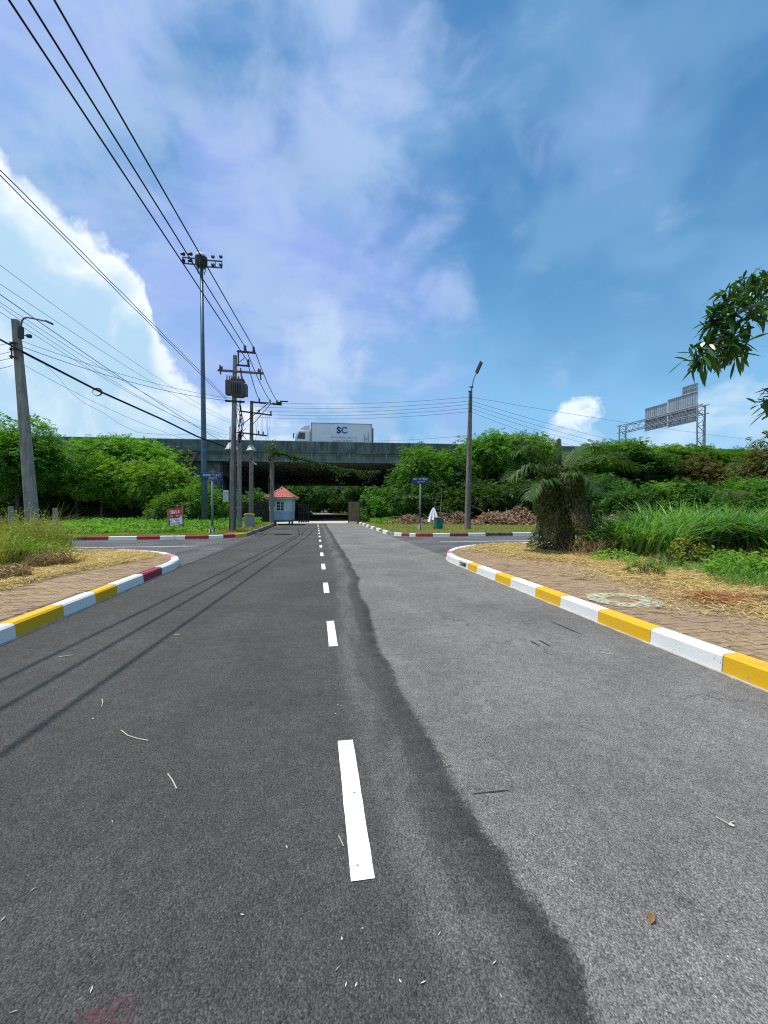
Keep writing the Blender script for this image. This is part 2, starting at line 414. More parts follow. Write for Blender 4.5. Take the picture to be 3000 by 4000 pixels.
M('logo_navy', (0.02, 0.06, 0.16), (0.02, 0.06, 0.16), 3, 0.5)
M('logo_blue', (0.03, 0.22, 0.60), (0.03, 0.2, 0.55), 3, 0.5)
M('print_grey', (0.33, 0.40, 0.47), (0.30, 0.37, 0.44), 3, 0.6)
M('panel_alu', (0.42, 0.47, 0.52), (0.33, 0.38, 0.43), 1.2, 0.5, metal=0.35, stain=(0.2, 0.24, 0.28), stain_amt=0.5, stain_scale=(2, 2, .3))
M('bark', (0.13, 0.105, 0.08), (0.07, 0.055, 0.04), 6, 0.95, bmp=0.6, bscale=25)
M('bark_pale', (0.30, 0.26, 0.20), (0.20, 0.17, 0.13), 7, 0.9, bmp=0.4, bscale=30)
M('twig_pale', (0.62, 0.56, 0.46), (0.5, 0.45, 0.36), 20, 0.8)
M('leaf_brown', (0.28, 0.16, 0.06), (0.2, 0.11, 0.04), 30, 0.8)
M('lime', (0.62, 0.62, 0.50), (0.5, 0.5, 0.4), 8, 0.95)
M('tar', (0.025, 0.025, 0.026), (0.04, 0.04, 0.04), 12, 0.75)
M('far_plaster', (0.55, 0.53, 0.49), (0.45, 0.43, 0.40), 2, 0.9)

m, g, p, out = new_mat('glass_dark')
p.inputs['Base Color'].default_value = (0.02, 0.03, 0.04, 1); p.inputs['Roughness'].default_value = 0.08
p.inputs['Specular IOR Level'].default_value = 0.6
g.put(p.inputs['Roughness'], g.ramp(g.noise(coords(g), 3), 0.3, 0.7, 0.06, 0.16))

# patchy thrown lime: the powder thins out and shows the paving
m, g, p, out = new_mat('lime_patchy')
v = coords(g)
g.put(p.inputs['Base Color'], g.mix(g.noise(v, 14, 5), (0.46, 0.48, 0.33), (0.62, 0.63, 0.47)))
p.inputs['Roughness'].default_value = 0.95
g.put(p.inputs['Alpha'], g.ramp(g.noise(v, 13, 9, 0.75), 0.40, 0.60, 0.0, 0.95))

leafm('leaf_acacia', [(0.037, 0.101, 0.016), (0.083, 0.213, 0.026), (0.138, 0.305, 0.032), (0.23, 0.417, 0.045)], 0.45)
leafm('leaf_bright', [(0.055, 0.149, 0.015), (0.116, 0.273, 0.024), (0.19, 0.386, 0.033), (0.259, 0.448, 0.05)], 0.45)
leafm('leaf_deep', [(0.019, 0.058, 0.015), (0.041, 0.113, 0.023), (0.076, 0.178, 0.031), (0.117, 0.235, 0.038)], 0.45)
leafm('leaf_cover', [(0.067, 0.188, 0.029), (0.127, 0.31, 0.037), (0.204, 0.404, 0.053), (0.289, 0.47, 0.071)], 0.45)
leafm('leaf_vine', [(0.03, 0.071, 0.011), (0.076, 0.119, 0.021), (0.127, 0.166, 0.033), (0.182, 0.19, 0.051)], 0.45)
leafm('leaf_rusty', [(0.05, 0.085, 0.022), (0.10, 0.125, 0.03), (0.17, 0.13, 0.045), (0.09, 0.17, 0.03)], 0.4)
leafm('leaf_palm', [(0.022, 0.06, 0.014), (0.04, 0.095, 0.02), (0.065, 0.13, 0.026), (0.11, 0.155, 0.04)], 0.35, 0.5)
leafm('leaf_dry', [(0.13, 0.085, 0.04), (0.23, 0.155, 0.075), (0.30, 0.21, 0.10), (0.20, 0.10, 0.06)], 0.15, 0.8)
leafm('leaf_straw', [(0.33, 0.225, 0.085), (0.52, 0.385, 0.15), (0.68, 0.52, 0.22), (0.60, 0.43, 0.16)], 0.15, 0.8)
leafm('leaf_redstraw', [(0.30, 0.13, 0.06), (0.42, 0.18, 0.08), (0.5, 0.25, 0.1)], 0.15, 0.8)
leafm('leaf_debris', [(0.10, 0.06, 0.04), (0.24, 0.14, 0.085), (0.36, 0.22, 0.14), (0.44, 0.33, 0.23)], 0.1, 0.85)
leafm('leaf_reed', [(0.05, 0.13, 0.03), (0.11, 0.26, 0.05), (0.18, 0.37, 0.075), (0.32, 0.50, 0.14)], 0.45, 0.36)
leafm('leaf_lawn', [(0.154, 0.222, 0.025), (0.224, 0.287, 0.033), (0.307, 0.34, 0.049), (0.354, 0.353, 0.074)], 0.3, 0.6)
leafm('leaf_weed', [(0.116, 0.171, 0.022), (0.219, 0.258, 0.031), (0.335, 0.329, 0.054), (0.425, 0.385, 0.081)], 0.3, 0.6)
leafm('leaf_glossy', [(0.017, 0.061, 0.022), (0.032, 0.094, 0.026), (0.056, 0.141, 0.026), (0.104, 0.187, 0.03)], 0.28, 0.3)
leafm('leaf_broad', [(0.10, 0.15, 0.025), (0.19, 0.22, 0.035), (0.27, 0.25, 0.05), (0.14, 0.10, 0.05)], 0.3, 0.5)

# ------------------------------------------------------------------ object helpers


def link(o, parent=None):
    col.objects.link(o)
    if parent is not None: o.parent = parent
    return o


def tag(o, label=None, cat=None, group=None, kind=None):
    if label: o['label'] = label
    if cat: o['category'] = cat
    if group: o['group'] = group
    if kind: o['kind'] = kind
    return o


def thing(name, label, cat, loc=(0, 0, 0), rz=0.0, group=None, kind=None, tilt=None):
    o = bpy.data.objects.new(name, None)
    o.empty_display_size = 0.2
    link(o)
    o.location = loc
    o.rotation_euler = (0, 0, rz) if tilt is None else (tilt[0], tilt[1], rz)
    return tag(o, label, cat, group, kind)


class MB:
    def __init__(s): s.v = []; s.f = []
    def add(s, vs, fs):
        k = len(s.v)
        s.v += [tuple(v) for v in vs]
        s.f += [tuple(i + k for i in f) for f in fs]
        return s
    def box(s, c, size, rot=None, taper=1.0):
        hx, hy, hz = size[0] / 2, size[1] / 2, size[2] / 2
        c = Vector(c)
        vs = [Vector((x * hx * (taper if z > 0 else 1), y * hy * (taper if z > 0 else 1), z * hz)) for z in (-1, 1) for x, y in ((-1, -1), (1, -1), (1, 1), (-1, 1))]
        if rot is not None: vs = [rot @ v for v in vs]
        return s.add([v + c for v in vs], [(3, 2, 1, 0), (4, 5, 6, 7), (0, 1, 5, 4), (1, 2, 6, 5), (2, 3, 7, 6), (3, 0, 4, 7)])
    def bar(s, a, b, w, h=None):
        """square bar from a to b"""
        a, b = Vector(a), Vector(b)
        d = b - a
        rot = d.to_track_quat('X', 'Z').to_matrix()
        return s.box((a + b) / 2, (d.length, w, h or w), rot)
    def tube(s, pts, rad, n=8, cap=True):
        pts = [Vector(p) for p in pts]
        if not hasattr(rad, '__len__'): rad = [rad] * len(pts)
        k = len(s.v)
        prev = None
        for i, p in enumerate(pts):
            d = (pts[min(i + 1, len(pts) - 1)] - pts[max(i - 1, 0)]).normalized()
            if prev is None:
                u = d.cross(Vector((0, 0, 1)))
                if u.length < 1e-3: u = d.cross(Vector((1, 0, 0)))
            else: u = prev - d * prev.dot(d)
            u.normalize(); prev = u
            w = d.cross(u)
            for j in range(n):
                a = 2 * math.pi * j / n
                s.v.append(tuple(p + (u * math.cos(a) + w * math.sin(a)) * rad[i]))
        for i in range(len(pts) - 1):
            for j in range(n):
                a, b = k + i * n + j, k + i * n + (j + 1) % n
                s.f.append((a, b, b + n, a + n))
        if cap:
            s.f.append(tuple(k + j for j in reversed(range(n))))
            e = k + (len(pts) - 1) * n
            s.f.append(tuple(e + j for j in range(n)))
        return s
    def lathe(s, prof, n=16, c=(0, 0, 0), cap=True):
        """profile of (radius, height) turned about the vertical through c"""
        k = len(s.v)
        for r, z in prof:
            for j in range(n):
                a = 2 * math.pi * j / n
                s.v.append((c[0] + r * math.cos(a), c[1] + r * math.sin(a), c[2] + z))
        for i in range(len(prof) - 1):
            for j in range(n):
                a, b = k + i * n + j, k + i * n + (j + 1) % n
                s.f.append((a, b, b + n, a + n))
        if cap:
            s.f.append(tuple(k + j for j in reversed(range(n))))
            e = k + (len(prof) - 1) * n
            s.f.append(tuple(e + j for j in range(n)))
        return s
    def prism(s, poly, z0, z1):
        n = len(poly)
        vs = [(x, y, z0) for x, y in poly] + [(x, y, z1) for x, y in poly]
        return s.add(vs, [tuple(reversed(range(n))), tuple(range(n, 2 * n))] + [(i, (i + 1) % n, n + (i + 1) % n, n + i) for i in range(n)])
    def extrude_x(s, prof, x0, x1):
        """profile in (y, z) swept from x0 to x1"""
        n = len(prof)
        vs = [(x0, y, z) for y, z in prof] + [(x1, y, z) for y, z in prof]
        return s.add(vs, [tuple(range(n)), tuple(reversed(range(n, 2 * n)))] + [(i, n + i, n + (i + 1) % n, (i + 1) % n) for i in range(n)])
    def mesh(s, name, mat):
        me = bpy.data.meshes.new(name)
        me.from_pydata(s.v, [], s.f)
        me.materials.append(MATS[mat])
        bm = bmesh.new(); bm.from_mesh(me)
        bmesh.ops.recalc_face_normals(bm, faces=bm.faces)
        bm.to_mesh(me); bm.free()
        return me
    def build(s, name, mat, parent=None, smooth=False, bevel=0.0):
        me = s.mesh(name, mat)
        if smooth:
            me.polygons.foreach_set('use_smooth', [True] * len(me.polygons))
        o = bpy.data.objects.new(name, me)
        if bevel:
            b = o.modifiers.new('bevel', 'BEVEL'); b.width = bevel; b.segments = 2; b.limit_method = 'ANGLE'
        return link(o, parent)


def np_mesh(name, V, Q, mat, smooth=False):
    V = np.ascontiguousarray(V, dtype=np.float32); Q = np.ascontiguousarray(Q, dtype=np.int32)
    me = bpy.data.meshes.new(name)
    me.vertices.add(len(V)); me.vertices.foreach_set('co', V.ravel())
    k = Q.shape[1]
    me.loops.add(Q.size); me.loops.foreach_set('vertex_index', Q.ravel())
    me.polygons.add(len(Q))
    me.polygons.foreach_set('loop_start', np.arange(0, Q.size, k, dtype=np.int32))
    me.polygons.foreach_set('loop_total', np.full(len(Q), k, dtype=np.int32))
    if smooth: me.polygons.foreach_set('use_smooth', np.ones(len(Q), dtype=bool))
    me.update(calc_edges=True)
    me.materials.append(MATS[mat])
    return me


def norm(a): return a / np.maximum(np.linalg.norm(a, axis=-1, keepdims=True), 1e-6)


def leaves(P, D, Nn, L, W, droop=0.0):
    """one kite-shaped leaf per row: base P, direction D, face normal Nn"""
    n = len(P)
    D = norm(D); S = norm(np.cross(D, Nn)); U = np.cross(S, D)
    L = np.broadcast_to(np.asarray(L, float), (n,))[:, None]; W = np.broadcast_to(np.asarray(W, float), (n,))[:, None]
    mid = P + D * L * 0.42
    tip = P + D * L + np.array([0, 0, -1.0]) * L * droop
    V = np.stack([P, mid + S * W * .5 + U * W * .12, tip, mid - S * W * .5 + U * W * .12], 1).reshape(-1, 3)
    Q = np.arange(4 * n).reshape(n, 4)
    return V, Q


def sprays(P, D, length, pairs, leaf_l, leaf_w, droop=0.35):
    """feathery compound leaves: leaflets in pairs along a drooping stalk"""
    n = len(P)
    D = norm(D)
    L = np.broadcast_to(np.asarray(length, float), (n,))
    up = np.array([0, 0, 1.0]) + rng.normal(0, .35, (n, 3))
    S = norm(np.cross(D, up))
    PP, DD, NN = [], [], []
    for k in range(pairs):
        t = (k + 0.8) / pairs
        pos = P + D * (L * t)[:, None] + np.array([0, 0, -1.0]) * (L * droop * t * t)[:, None]
        tang = norm(D + np.array([0, 0, -1.0]) * (2 * droop * t))
        for sgn in (-1, 1):
            PP.append(pos)
            DD.append(norm(S * sgn + tang * 0.75 + rng.normal(0, .18, (n, 3))))
            NN.append(norm(np.cross(tang, S * sgn) * sgn + rng.normal(0, .25, (n, 3))))
    P2 = np.concatenate(PP); D2 = np.concatenate(DD); N2 = np.concatenate(NN)
    m_ = len(P2)
    return leaves(P2, D2, N2, rng.uniform(.75, 1.25, m_) * leaf_l, rng.uniform(.8, 1.2, m_) * leaf_w, 0.12)


def ellipsoid_pts(n, c, r, inner=0.55):
    d = norm(rng.normal(size=(n, 3)))
    rad = rng.uniform(inner ** 3, 1, n) ** (1 / 3)
    return np.asarray(c) + d * rad[:, None] * np.asarray(r), d


def join(parts):
    V, Q, k = [], [], 0
    for v, q in parts:
        V.append(v); Q.append(q + k); k += len(v)
    return np.concatenate(V), np.concatenate(Q)


def blades(P, H, lean, width, seg=4, curl=0.6, heading=None):
    """grass blades: base P, height H, lean, drooping tips"""
    n = len(P)
    a = rng.uniform(0, 2 * math.pi, n) if heading is None else heading
    out_ = np.stack([np.cos(a), np.sin(a), np.zeros(n)], 1)
    side = np.stack([-np.sin(a), np.cos(a), np.zeros(n)], 1)
    tw = rng.uniform(-1, 1, n)
    side = norm(side * np.cos(tw)[:, None] + out_ * np.sin(tw)[:, None])
    H = np.broadcast_to(H, (n,)); lean = np.broadcast_to(lean, (n,)); width = np.broadcast_to(width, (n,)); curl = np.broadcast_to(curl, (n,))
    rows = []
    for i in range(seg + 1):
        t = i / seg
        off = out_ * (H * (lean * t + curl * t ** 2.4))[:, None]
        zz = (H * (t - curl * 0.62 * t ** 3))[:, None] * np.array([0, 0, 1.0])
        w = (width * (1 - t ** 1.6) * 0.5 + 0.0008)[:, None]
        c = P + off + zz
        rows.append(np.stack([c - side * w, c + side * w], 1))
    V = np.stack(rows, 1).reshape(n, (seg + 1) * 2, 3)
    Q = []
    for i in range(seg):
        Q.append([2 * i, 2 * i + 1, 2 * i + 3, 2 * i + 2])
    Q = (np.array(Q)[None] + (np.arange(n) * (seg + 1) * 2)[:, None, None]).reshape(-1, 4)
    return V.reshape(-1, 3), Q


def stuff(name, VQ, mat, label, cat, parent=None):
    o = bpy.data.objects.new(name, np_mesh(name, VQ[0], VQ[1], mat))
    link(o, parent)
    if parent is None: tag(o, label, cat, None, 'stuff')
    else: o['kind'] = 'stuff'
    return o


def copy_tree(o, parent=None):
    c = o.copy(); col.objects.link(c)
    if parent is not None: c.parent = parent
    for ch in list(o.children): copy_tree(ch, c)
    return c


def wire(name, pts, rad, mat, label, cat='cable', group=None, n=5, sag=0.0, steps=14):
    if len(pts) == 2 and sag:
        a, b = Vector(pts[0]), Vector(pts[1])
        pts = [a.lerp(b, i / steps) - Vector((0, 0, sag * 4 * (i / steps) * (1 - i / steps))) for i in range(steps + 1)]
    o = MB().tube(pts, rad, n).build(name, mat, None, True)
    return tag(o, label, cat, group)


# ------------------------------------------------------------------ ground, roads, kerbs
LX, RX = -3.52, 3.75          # kerb faces of the near road
CY0, CY1 = 14.9, 21.2         # near and far kerb of the side street

ground = MB().add([(-500, -120, -.06), (500, -120, -.06), (500, 700, -.06), (-500, 700, -.06)], [(0, 1, 2, 3)]).build('ground', 'earth_green')
tag(ground, kind='structure')

# main road with the joint between new (left) and old (right) asphalt
seam_px = [(2330, 4060), (2245, 3800), (2150, 3640), (2055, 3500), (1965, 3350), (1850, 3150), (1775, 3040), (1690, 2910), (1600, 2770), (1545, 2670), (1500, 2570),
           (1470, 2480), (1438, 2390), (1405, 2310), (1398, 2255), (1372, 2205), (1345, 2160), (1318, 2120), (1298, 2085), (1280, 2060)]
seam_w = sorted([(gnd(*p).y, gnd(*p).x) for p in seam_px])
sy = np.array([p[0] for p in seam_w]); sx = np.array([p[1] for p in seam_w])
ys = np.concatenate([np.arange(-14, 12, .2), np.arange(12, 50, .5), np.arange(50, 111, 6.0)])
seam_x = np.interp(ys, sy, sx) + 0.02 * np.sin(ys * 2.3) + 0.015 * np.sin(ys * 5.1 + 1)
offs_l = [-0.7, -0.5, -0.3, -0.15, -0.05, 0.0, 0.05, 0.15, 0.4, 1.0]
rv, sdv = [], []
for y_, s_ in zip(ys, seam_x):
    for x_ in [LX] + [s_ + o for o in offs_l] + [RX + 0.32]:
        rv.append((x_, y_, 0.0)); sdv.append(x_ - s_)
nc = len(offs_l) + 2
rf = [(i * nc + j, i * nc + j + 1, (i + 1) * nc + j + 1, (i + 1) * nc + j) for i in range(len(ys) - 1) for j in range(nc - 1)]
me = bpy.data.meshes.new('road'); me.from_pydata(rv, [], rf); me.materials.append(MATS['road_asphalt'])
att = me.attributes.new('sd', 'FLOAT', 'POINT'); att.data.foreach_set('value', sdv)
road = link(bpy.data.objects.new('road', me)); tag(road, kind='structure')

# side street, either side of the main road
side_road = MB()
for x0, x1 in ((-90, LX), (RX + 0.32, 90)):
    side_road.add([(x0, 8.5 if abs(x0) < 10 or abs(x1) < 10 else CY0, -.004), (x1, 8.5, -.004), (x1, 27, -.004), (x0, 27, -.004)], [(0, 1, 2, 3)])
side_road = side_road.build('side_street', 'side_asphalt'); tag(side_road, kind='structure')

# pale concrete apron before the underpass
apron = MB().add([(-4.2, 41.5, .006), (4.6, 41.5, .006), (4.8, 48.6, .006), (-4.6, 48.6, .006)], [(0, 1, 2, 3)]).build('concrete_apron', 'pale_concrete')
tag(apron, kind='structure')

# centre dashes: each one its own strip with ragged ends
for k in range(14):
    y0 = 1.65 + 2.87 * k
    L_ = 1.02
    n = 14
    left = [(0.14 + random.uniform(-.0013, .0013), y0 + L_ * i / n) for i in range(n + 1)]
    right = [(0.24 + random.uniform(-.0013, .0013), y0 + L_ * i / n + random.uniform(-.002, .002)) for i in range(n + 1)]
    MB().add([(x, y, .004) for x, y in left] + [(x, y, .004) for x, y in right],
             [(i, n + 1 + i, n + 2 + i, i + 1) for i in range(n)]).build('centre_dash', 'paint_white', road)
for x0, x1, y_ in ((-45, -4.75, 17.45), (5.6, 45, 17.75)):
    MB().add([(x0, y_ - .05, .003), (x1, y_ - .05, .003), (x1, y_ + .06, .003), (x0, y_ + .06, .003)], [(0, 1, 2, 3)]).build('painted_line', 'paint_white', side_road)
# spilt specks of paint by the centre line
sp = MB()
for _ in range(15):
    px_, py_ = (random.gauss(1318, 16), random.uniform(2600, 2790)) if _ < 10 else (random.gauss(1440, 60), random.uniform(3480, 3990))
    q = gnd(px_, py_, .004); a = random.uniform(0.9, 2.2); l_ = random.uniform(.003, .009); w_ = random.uniform(.0015, .003)
    dx, dy = math.cos(a) * l_, math.sin(a) * l_
    sp.add([(q.x - dx, q.y - dy, .004), (q.x + dy * w_ / l_, q.y - dx * w_ / l_, .004), (q.x + dx, q.y + dy, .004), (q.x - dy * w_ / l_, q.y + dx * w_ / l_, .004)], [(0, 1, 2, 3)])
o = sp.build('paint_specks', 'paint_white', road); o['kind'] = 'stuff'
# tar streaks on the old asphalt
for a, b, w in (((2150, 2427), (2275, 2480), .022), ((2070, 2503), (2110, 2525), .02), ((2105, 2500), (2150, 2526), .022), ((1845, 3102), (1990, 3088), .008)):
    A, B = gnd(*a), gnd(*b)
    n = 8; d_ = (B - A).normalized(); s_ = Vector((-d_.y, d_.x, 0))
    L1, L2 = [], []
    for i in range(n + 1):
        q = A.lerp(B, i / n); ww = w * (0.25 + math.sin(math.pi * (i + .4) / (n + .8))) * random.uniform(.6, 1.1) * .6
        L1.append((q.x - s_.x * ww, q.y - s_.y * ww, .003)); L2.append((q.x + s_.x * ww, q.y + s_.y * ww, .003))
    MB().add(L1 + L2, [(i, i + 1, n + 2 + i, n + 1 + i) for i in range(n)]).build('tar_streak', 'tar', road)

m, g, p, out = new_mat('tint_red_faint')  # colour-artefact tint, added as a faint reddish decal on the asphalt
v = coords(g)
p.inputs['Base Color'].default_value = (0.17, 0.045, 0.06, 1); p.inputs['Roughness'].default_value = 0.85
g.put(p.inputs['Base Color'], g.mix(g.noise(v, 30, 4), (0.15, 0.05, 0.06), (0.20, 0.06, 0.08)))
g.put(p.inputs['Alpha'], g.m('MULTIPLY', g.ramp(g.noise(v, 26, 8, 0.75), 0.42, 0.64), 0.40))
MB().add([gnd(x, y, .0035) for x, y in ((250, 4040), (330, 3935), (440, 3925), (446, 3888), (515, 3886), (524, 3960), (500, 4040))], [tuple(range(7))]).build('red_tint_patch', 'tint_red_faint', road)

KH, KW = 0.185, 0.19


def arc(cx, cy, r, a0, a1, n=10):
    return [(cx + r * math.cos(R(a0 + (a1 - a0) * i / n)), cy + r * math.sin(R(a0 + (a1 - a0) * i / n))) for i in range(n + 1)]


def resample(path, lens):
    """cut a polyline into pieces of the given lengths"""
    P = [Vector((x, y, 0)) for x, y in path]
    cum = [0]
    for a, b in zip(P, P[1:]): cum.append(cum[-1] + (b - a).length)
    def pos(t):
        t = min(max(t, 0), cum[-1])
        for i in range(len(P) - 1):
            if t <= cum[i + 1] + 1e-9:
                return P[i].lerp(P[i + 1], (t - cum[i]) / max(1e-9, cum[i + 1] - cum[i]))
        return P[-1]
    out_, t = [], 0
    for L_ in lens:
        t1 = min(t + L_, cum[-1])
        k = max(1, int((t1 - t) / 0.3))
        out_.append([pos(t + (t1 - t) * i / k) for i in range(k + 1)])
        t = t1
        if t >= cum[-1] - 1e-6: break
    return out_


def kerb(path, pieces, inward):
    """path follows the road-side foot of the kerb, inward = +1 when the pavement lies to the left of the path"""
    root = MB()
    segs = resample(path, [l for l, _ in pieces])
    allp = [p for s in segs for p in s]
    def offset(pts, o, z):
        res = []
        for i, p in enumerate(pts):
            d = (pts[min(i + 1, len(pts) - 1)] - pts[max(i - 1, 0)])
            d = d.normalized() if d.length > 1e-9 else Vector((1, 0, 0))
            nrm = Vector((-d.y, d.x, 0)) * inward
            q = p + nrm * o
            res.append((q.x, q.y, z))
        return res
    uniq = [allp[0]] + [b for a, b in zip(allp, allp[1:]) if (b - a).length > 1e-4]
    A = offset(uniq, -0.03, 0.002); B = offset(uniq, -0.028, 0.014); Cc = offset(uniq, 0.10, 0.016)
    n = len(uniq)
    root.add(A + B + Cc, [(i, i + 1, n + i + 1, n + i) for i in range(n - 1)] + [(n + i, n + i + 1, 2 * n + i + 1, 2 * n + i) for i in range(n - 1)])
    root = root.build('kerb', 'kerb_concrete'); tag(root, kind='structure')
    for pts, (l_, m_) in zip(segs, pieces):
        if len(pts) < 2 or (pts[-1] - pts[0]).length < .02: continue
        j = random.uniform(-.004, .004)
        pts = [pts[0] + (pts[1] - pts[0]).normalized() * .003] + pts[1:-1] + [pts[-1] - (pts[-1] - pts[-2]).normalized() * .003]
        prof = [(0.0 + j, 0.005), (0.012 + j, KH - .025 + j), (0.035 + j, KH + j), (KW - .015, KH + j), (KW, KH - .02), (KW, -.02)]
        rings = [offset(pts, o, z) for o, z in prof]
        k, n = len(prof), len(pts)
        V = [rings[a][i] for i in range(n) for a in range(k)]
        Fc = [(i * k + a, i * k + a + 1, (i + 1) * k + a + 1, (i + 1) * k + a) for i in range(n - 1) for a in range(k - 1)]
        Fc += [tuple(range(k)), tuple(reversed(range((n - 1) * k, n * k)))]
        if m_ == 'inlet':
            # gully opening: two cheeks and a lintel round a dark mouth
            t0, t1 = pts[0], pts[-1]
            d = (t1 - t0).normalized(); nr = Vector((-d.y, d.x, 0)) * inward
            for a0, a1, z0, z1, mm in ((0, .06, 0, KH, 'kerb_white'), (.94, 1, 0, KH, 'kerb_white'), (.06, .94, KH - .045, KH, 'kerb_white'), (.06, .94, 0.0, .03, 'kerb_concrete')):
                p0, p1 = t0.lerp(t1, a0), t0.lerp(t1, a1)
                mb = MB(); c_ = (p0 + p1) / 2 + nr * KW / 2
                mb.box((c_.x, c_.y, (z0 + z1) / 2), ((p1 - p0).length - .002, KW - .004, z1 - z0 - .002), Matrix.Rotation(math.atan2(d.y, d.x), 3, 'Z'))
                mb.build('kerb_block', mm, root)
            mb = MB(); c_ = (t0 + t1) / 2 + nr * (KW * .8)
            mb.box((c_.x, c_.y, KH / 2), ((t1 - t0).length * .86, .04, KH - .07), Matrix.Rotation(math.atan2(d.y, d.x), 3, 'Z'))
            mb.build('gully_mouth', 'dark_metal', root)
            continue
        MB().add(V, Fc).build('kerb_block', m_, root)
    return root


W_, Y_, RD, PK, BR, MS = 'kerb_white', 'kerb_yellow', 'kerb_red', 'kerb_pink', 'kerb_bare', 'kerb_mossy'
# near right: path runs towards the underpass, pavement to the right of it
rb = [gnd(x, y).y for x, y in ((2851, 2628), (2563, 2515), (2364, 2432), (2218, 2372), (2105, 2333), (2013, 2293), (1940, 2270), (1881, 2240), (1834, 2226))]
start = rb[0] - 0.85 * 7
path = [(RX, start), (RX, 10.55)] + arc(RX + 4.4, 10.55, 4.4, 180, 90, 14)[1:] + [(60, 14.95)]
pieces = [(0.85, Y_ if i % 2 == 0 else W_) for i in range(7)]
pieces += [(rb[i + 1] - rb[i], W_ if i % 2 == 0 else Y_) for i in range(8)]
pieces += [(0.10, W_), (0.52, 'inlet'), (1.0, W_), (0.5, W_), (0.8, PK), (1.3, W_)] + [(1.2, BR if i % 3 else W_) for i in range(34)]
kerb(path, pieces, -1)
# near left
lb = [gnd(x, y).y for x, y in ((0, 2535), (98, 2492), (253, 2412), (370, 2358), (465, 2322), (562, 2277), (628, 2246))]
path = [(LX, lb[0] - 0.9 * 7), (LX, 10.6)] + arc(LX - 4.2, 10.6, 4.2, 0, 90, 14)[1:] + [(-60, 14.8)]
pieces = [(0.9, W_ if i % 2 else Y_) for i in range(7)]
colr = [W_, Y_, W_, Y_, W_, RD]
pieces += [(lb[i + 1] - lb[i], colr[i]) for i in range(6)]
pieces += [(2.2, W_), (1.0, PK), (1.4, W_)] + [(1.2, BR if i % 2 else W_) for i in range(34)]
kerb(path, pieces, 1)
# far left: from the left end to the corner and on towards the booth
path = [(-60, CY1), (-5.9, CY1 + .05)] + arc(-5.9, CY1 + 2.25, 2.2, -90, 0, 8)[1:] + [(-3.72, 38.6)]
tot_l = 60 - 5.9
pieces = [(1.2, MS) for i in range(41)] + [(tot_l - 1.2 * 41 - 3.95, RD), (1.25, W_), (1.05, RD), (1.15, W_), (1.1, RD), (0.7, W_), (0.7, RD), (1.0, 'kerb_yellow')] + [(1.4, BR) for _ in range(12)]
kerb(path, pieces, 1)
# far right
path = [(60, CY1 - .3), (6.1, CY1 - .35)] + arc(6.1, CY1 + 1.65, 2.0, -90, -180, 8)[1:] + [(4.1, 39.5)]
pieces = [(1.2, BR if i % 2 else W_) for i in range(41)] + [(60 - 6.1 - 49.2 - 3.1, MS), (1.0, W_), (1.05, RD), (0.95, W_), (.95, RD), (.35, W_), (.5, RD), (.6, W_)] + [(1.4, W_ if i % 2 else BR) for i in range(12)]
kerb(path, pieces, -1)

VZ = 0.155


def slab(name, poly, z, mat):
    o = MB().prism(poly, -.05, z).build(name, mat); tag(o, kind='structure'); return o


kw = KW - .01
pave_r = slab('pavement', [(9.0, -10), (9.0, 14.95 - kw)] + list(reversed(arc(RX + 4.4, 10.55, 4.4 - kw, 180, 90, 14))) + [(RX + kw, -10)], VZ, 'soil')
pave_l = slab('pavement', [(-8.6, -10), (LX - kw, -10)] + arc(LX - 4.2, 10.6, 4.2 - kw, 0, 90, 14) + [(-8.6, 14.8 - kw)], VZ, 'soil')
slab('verge', [(9.0, -10), (60, -10), (60, 14.95 - kw), (9.0, 14.95 - kw)], VZ - .004, 'earth_green')
slab('verge', [(-60, -10), (-8.6, -10), (-8.6, 14.8 - kw), (-60, 14.8 - kw)], VZ - .004, 'earth_green')
slab('verge', [(-60, CY1 + .05 + kw)] + arc(-5.9, CY1 + 2.25, 2.2 - kw, -90, 0, 8) + [(-3.72 - kw, 41), (-60, 41)], VZ, 'earth_green')
slab('verge', [(60, CY1 - .3 + kw), (60, 43), (4.1 + kw, 43)] + list(reversed(arc(6.1, CY1 + 1.65, 2.0 - kw, -90, -180, 8))), VZ, 'earth_green')

# worn paving blocks, the nearest as pieces, the rest joined
def pavers(root, x0, x1, y0, y1, keep):
    bx, by = .225, .112
    proto = []
    for i in range(3):
        mb = MB(); mb.box((0, 0, 0), (bx - .006, by - .006, .05), None, .985)
        proto.append(mb.mesh('paver', 'paver_%d' % i))
    cells = []
    j = 0
    y_ = y0
    while y_ < y1:
        x_ = x0 + (bx / 2 if j % 2 else 0)
        while x_ < x1:
            if keep(x_, y_): cells.append((x_, y_))
            x_ += bx
        y_ += by; j += 1
    def dist(c):
        d = Vector((c[0], c[1], 0)) - Vector((0, 0, 0)); z_ = d.dot(Vector((_s, _c, 0))); u = d.dot(_rt) / max(z_, .1)
        return z_ if (abs(u) < .99 and z_ > 0) else 1e6 + z_
    cells.sort(key=dist)
    rest = MB()
    for i, (x_, y_) in enumerate(cells):
        z_ = VZ - .0215 + random.gauss(0, .002)
        rot = Matrix.Rotation(random.gauss(0, .015), 3, 'Z') @ Matrix.Rotation(random.gauss(0, .015), 3, 'X')
        if i < 300:
            o = bpy.data.objects.new('paver', random.choice(proto)); link(o, root)
            o.location = (x_, y_, z_); o.rotation_euler = rot.to_euler()
        else:
            rest.box((x_, y_, z_), (bx - .006, by - .006, .05), rot, .985)
    if rest.v:
        o = rest.build('paver_field', 'paver_0', root); o['kind'] = 'stuff'
    return cells


def in_r(x, y):
    if y > 10.55 and x < RX + 4.4: return math.hypot(x - RX - 4.4, y - 10.55) < 4.4 - KW - .14
    return y < 14.6


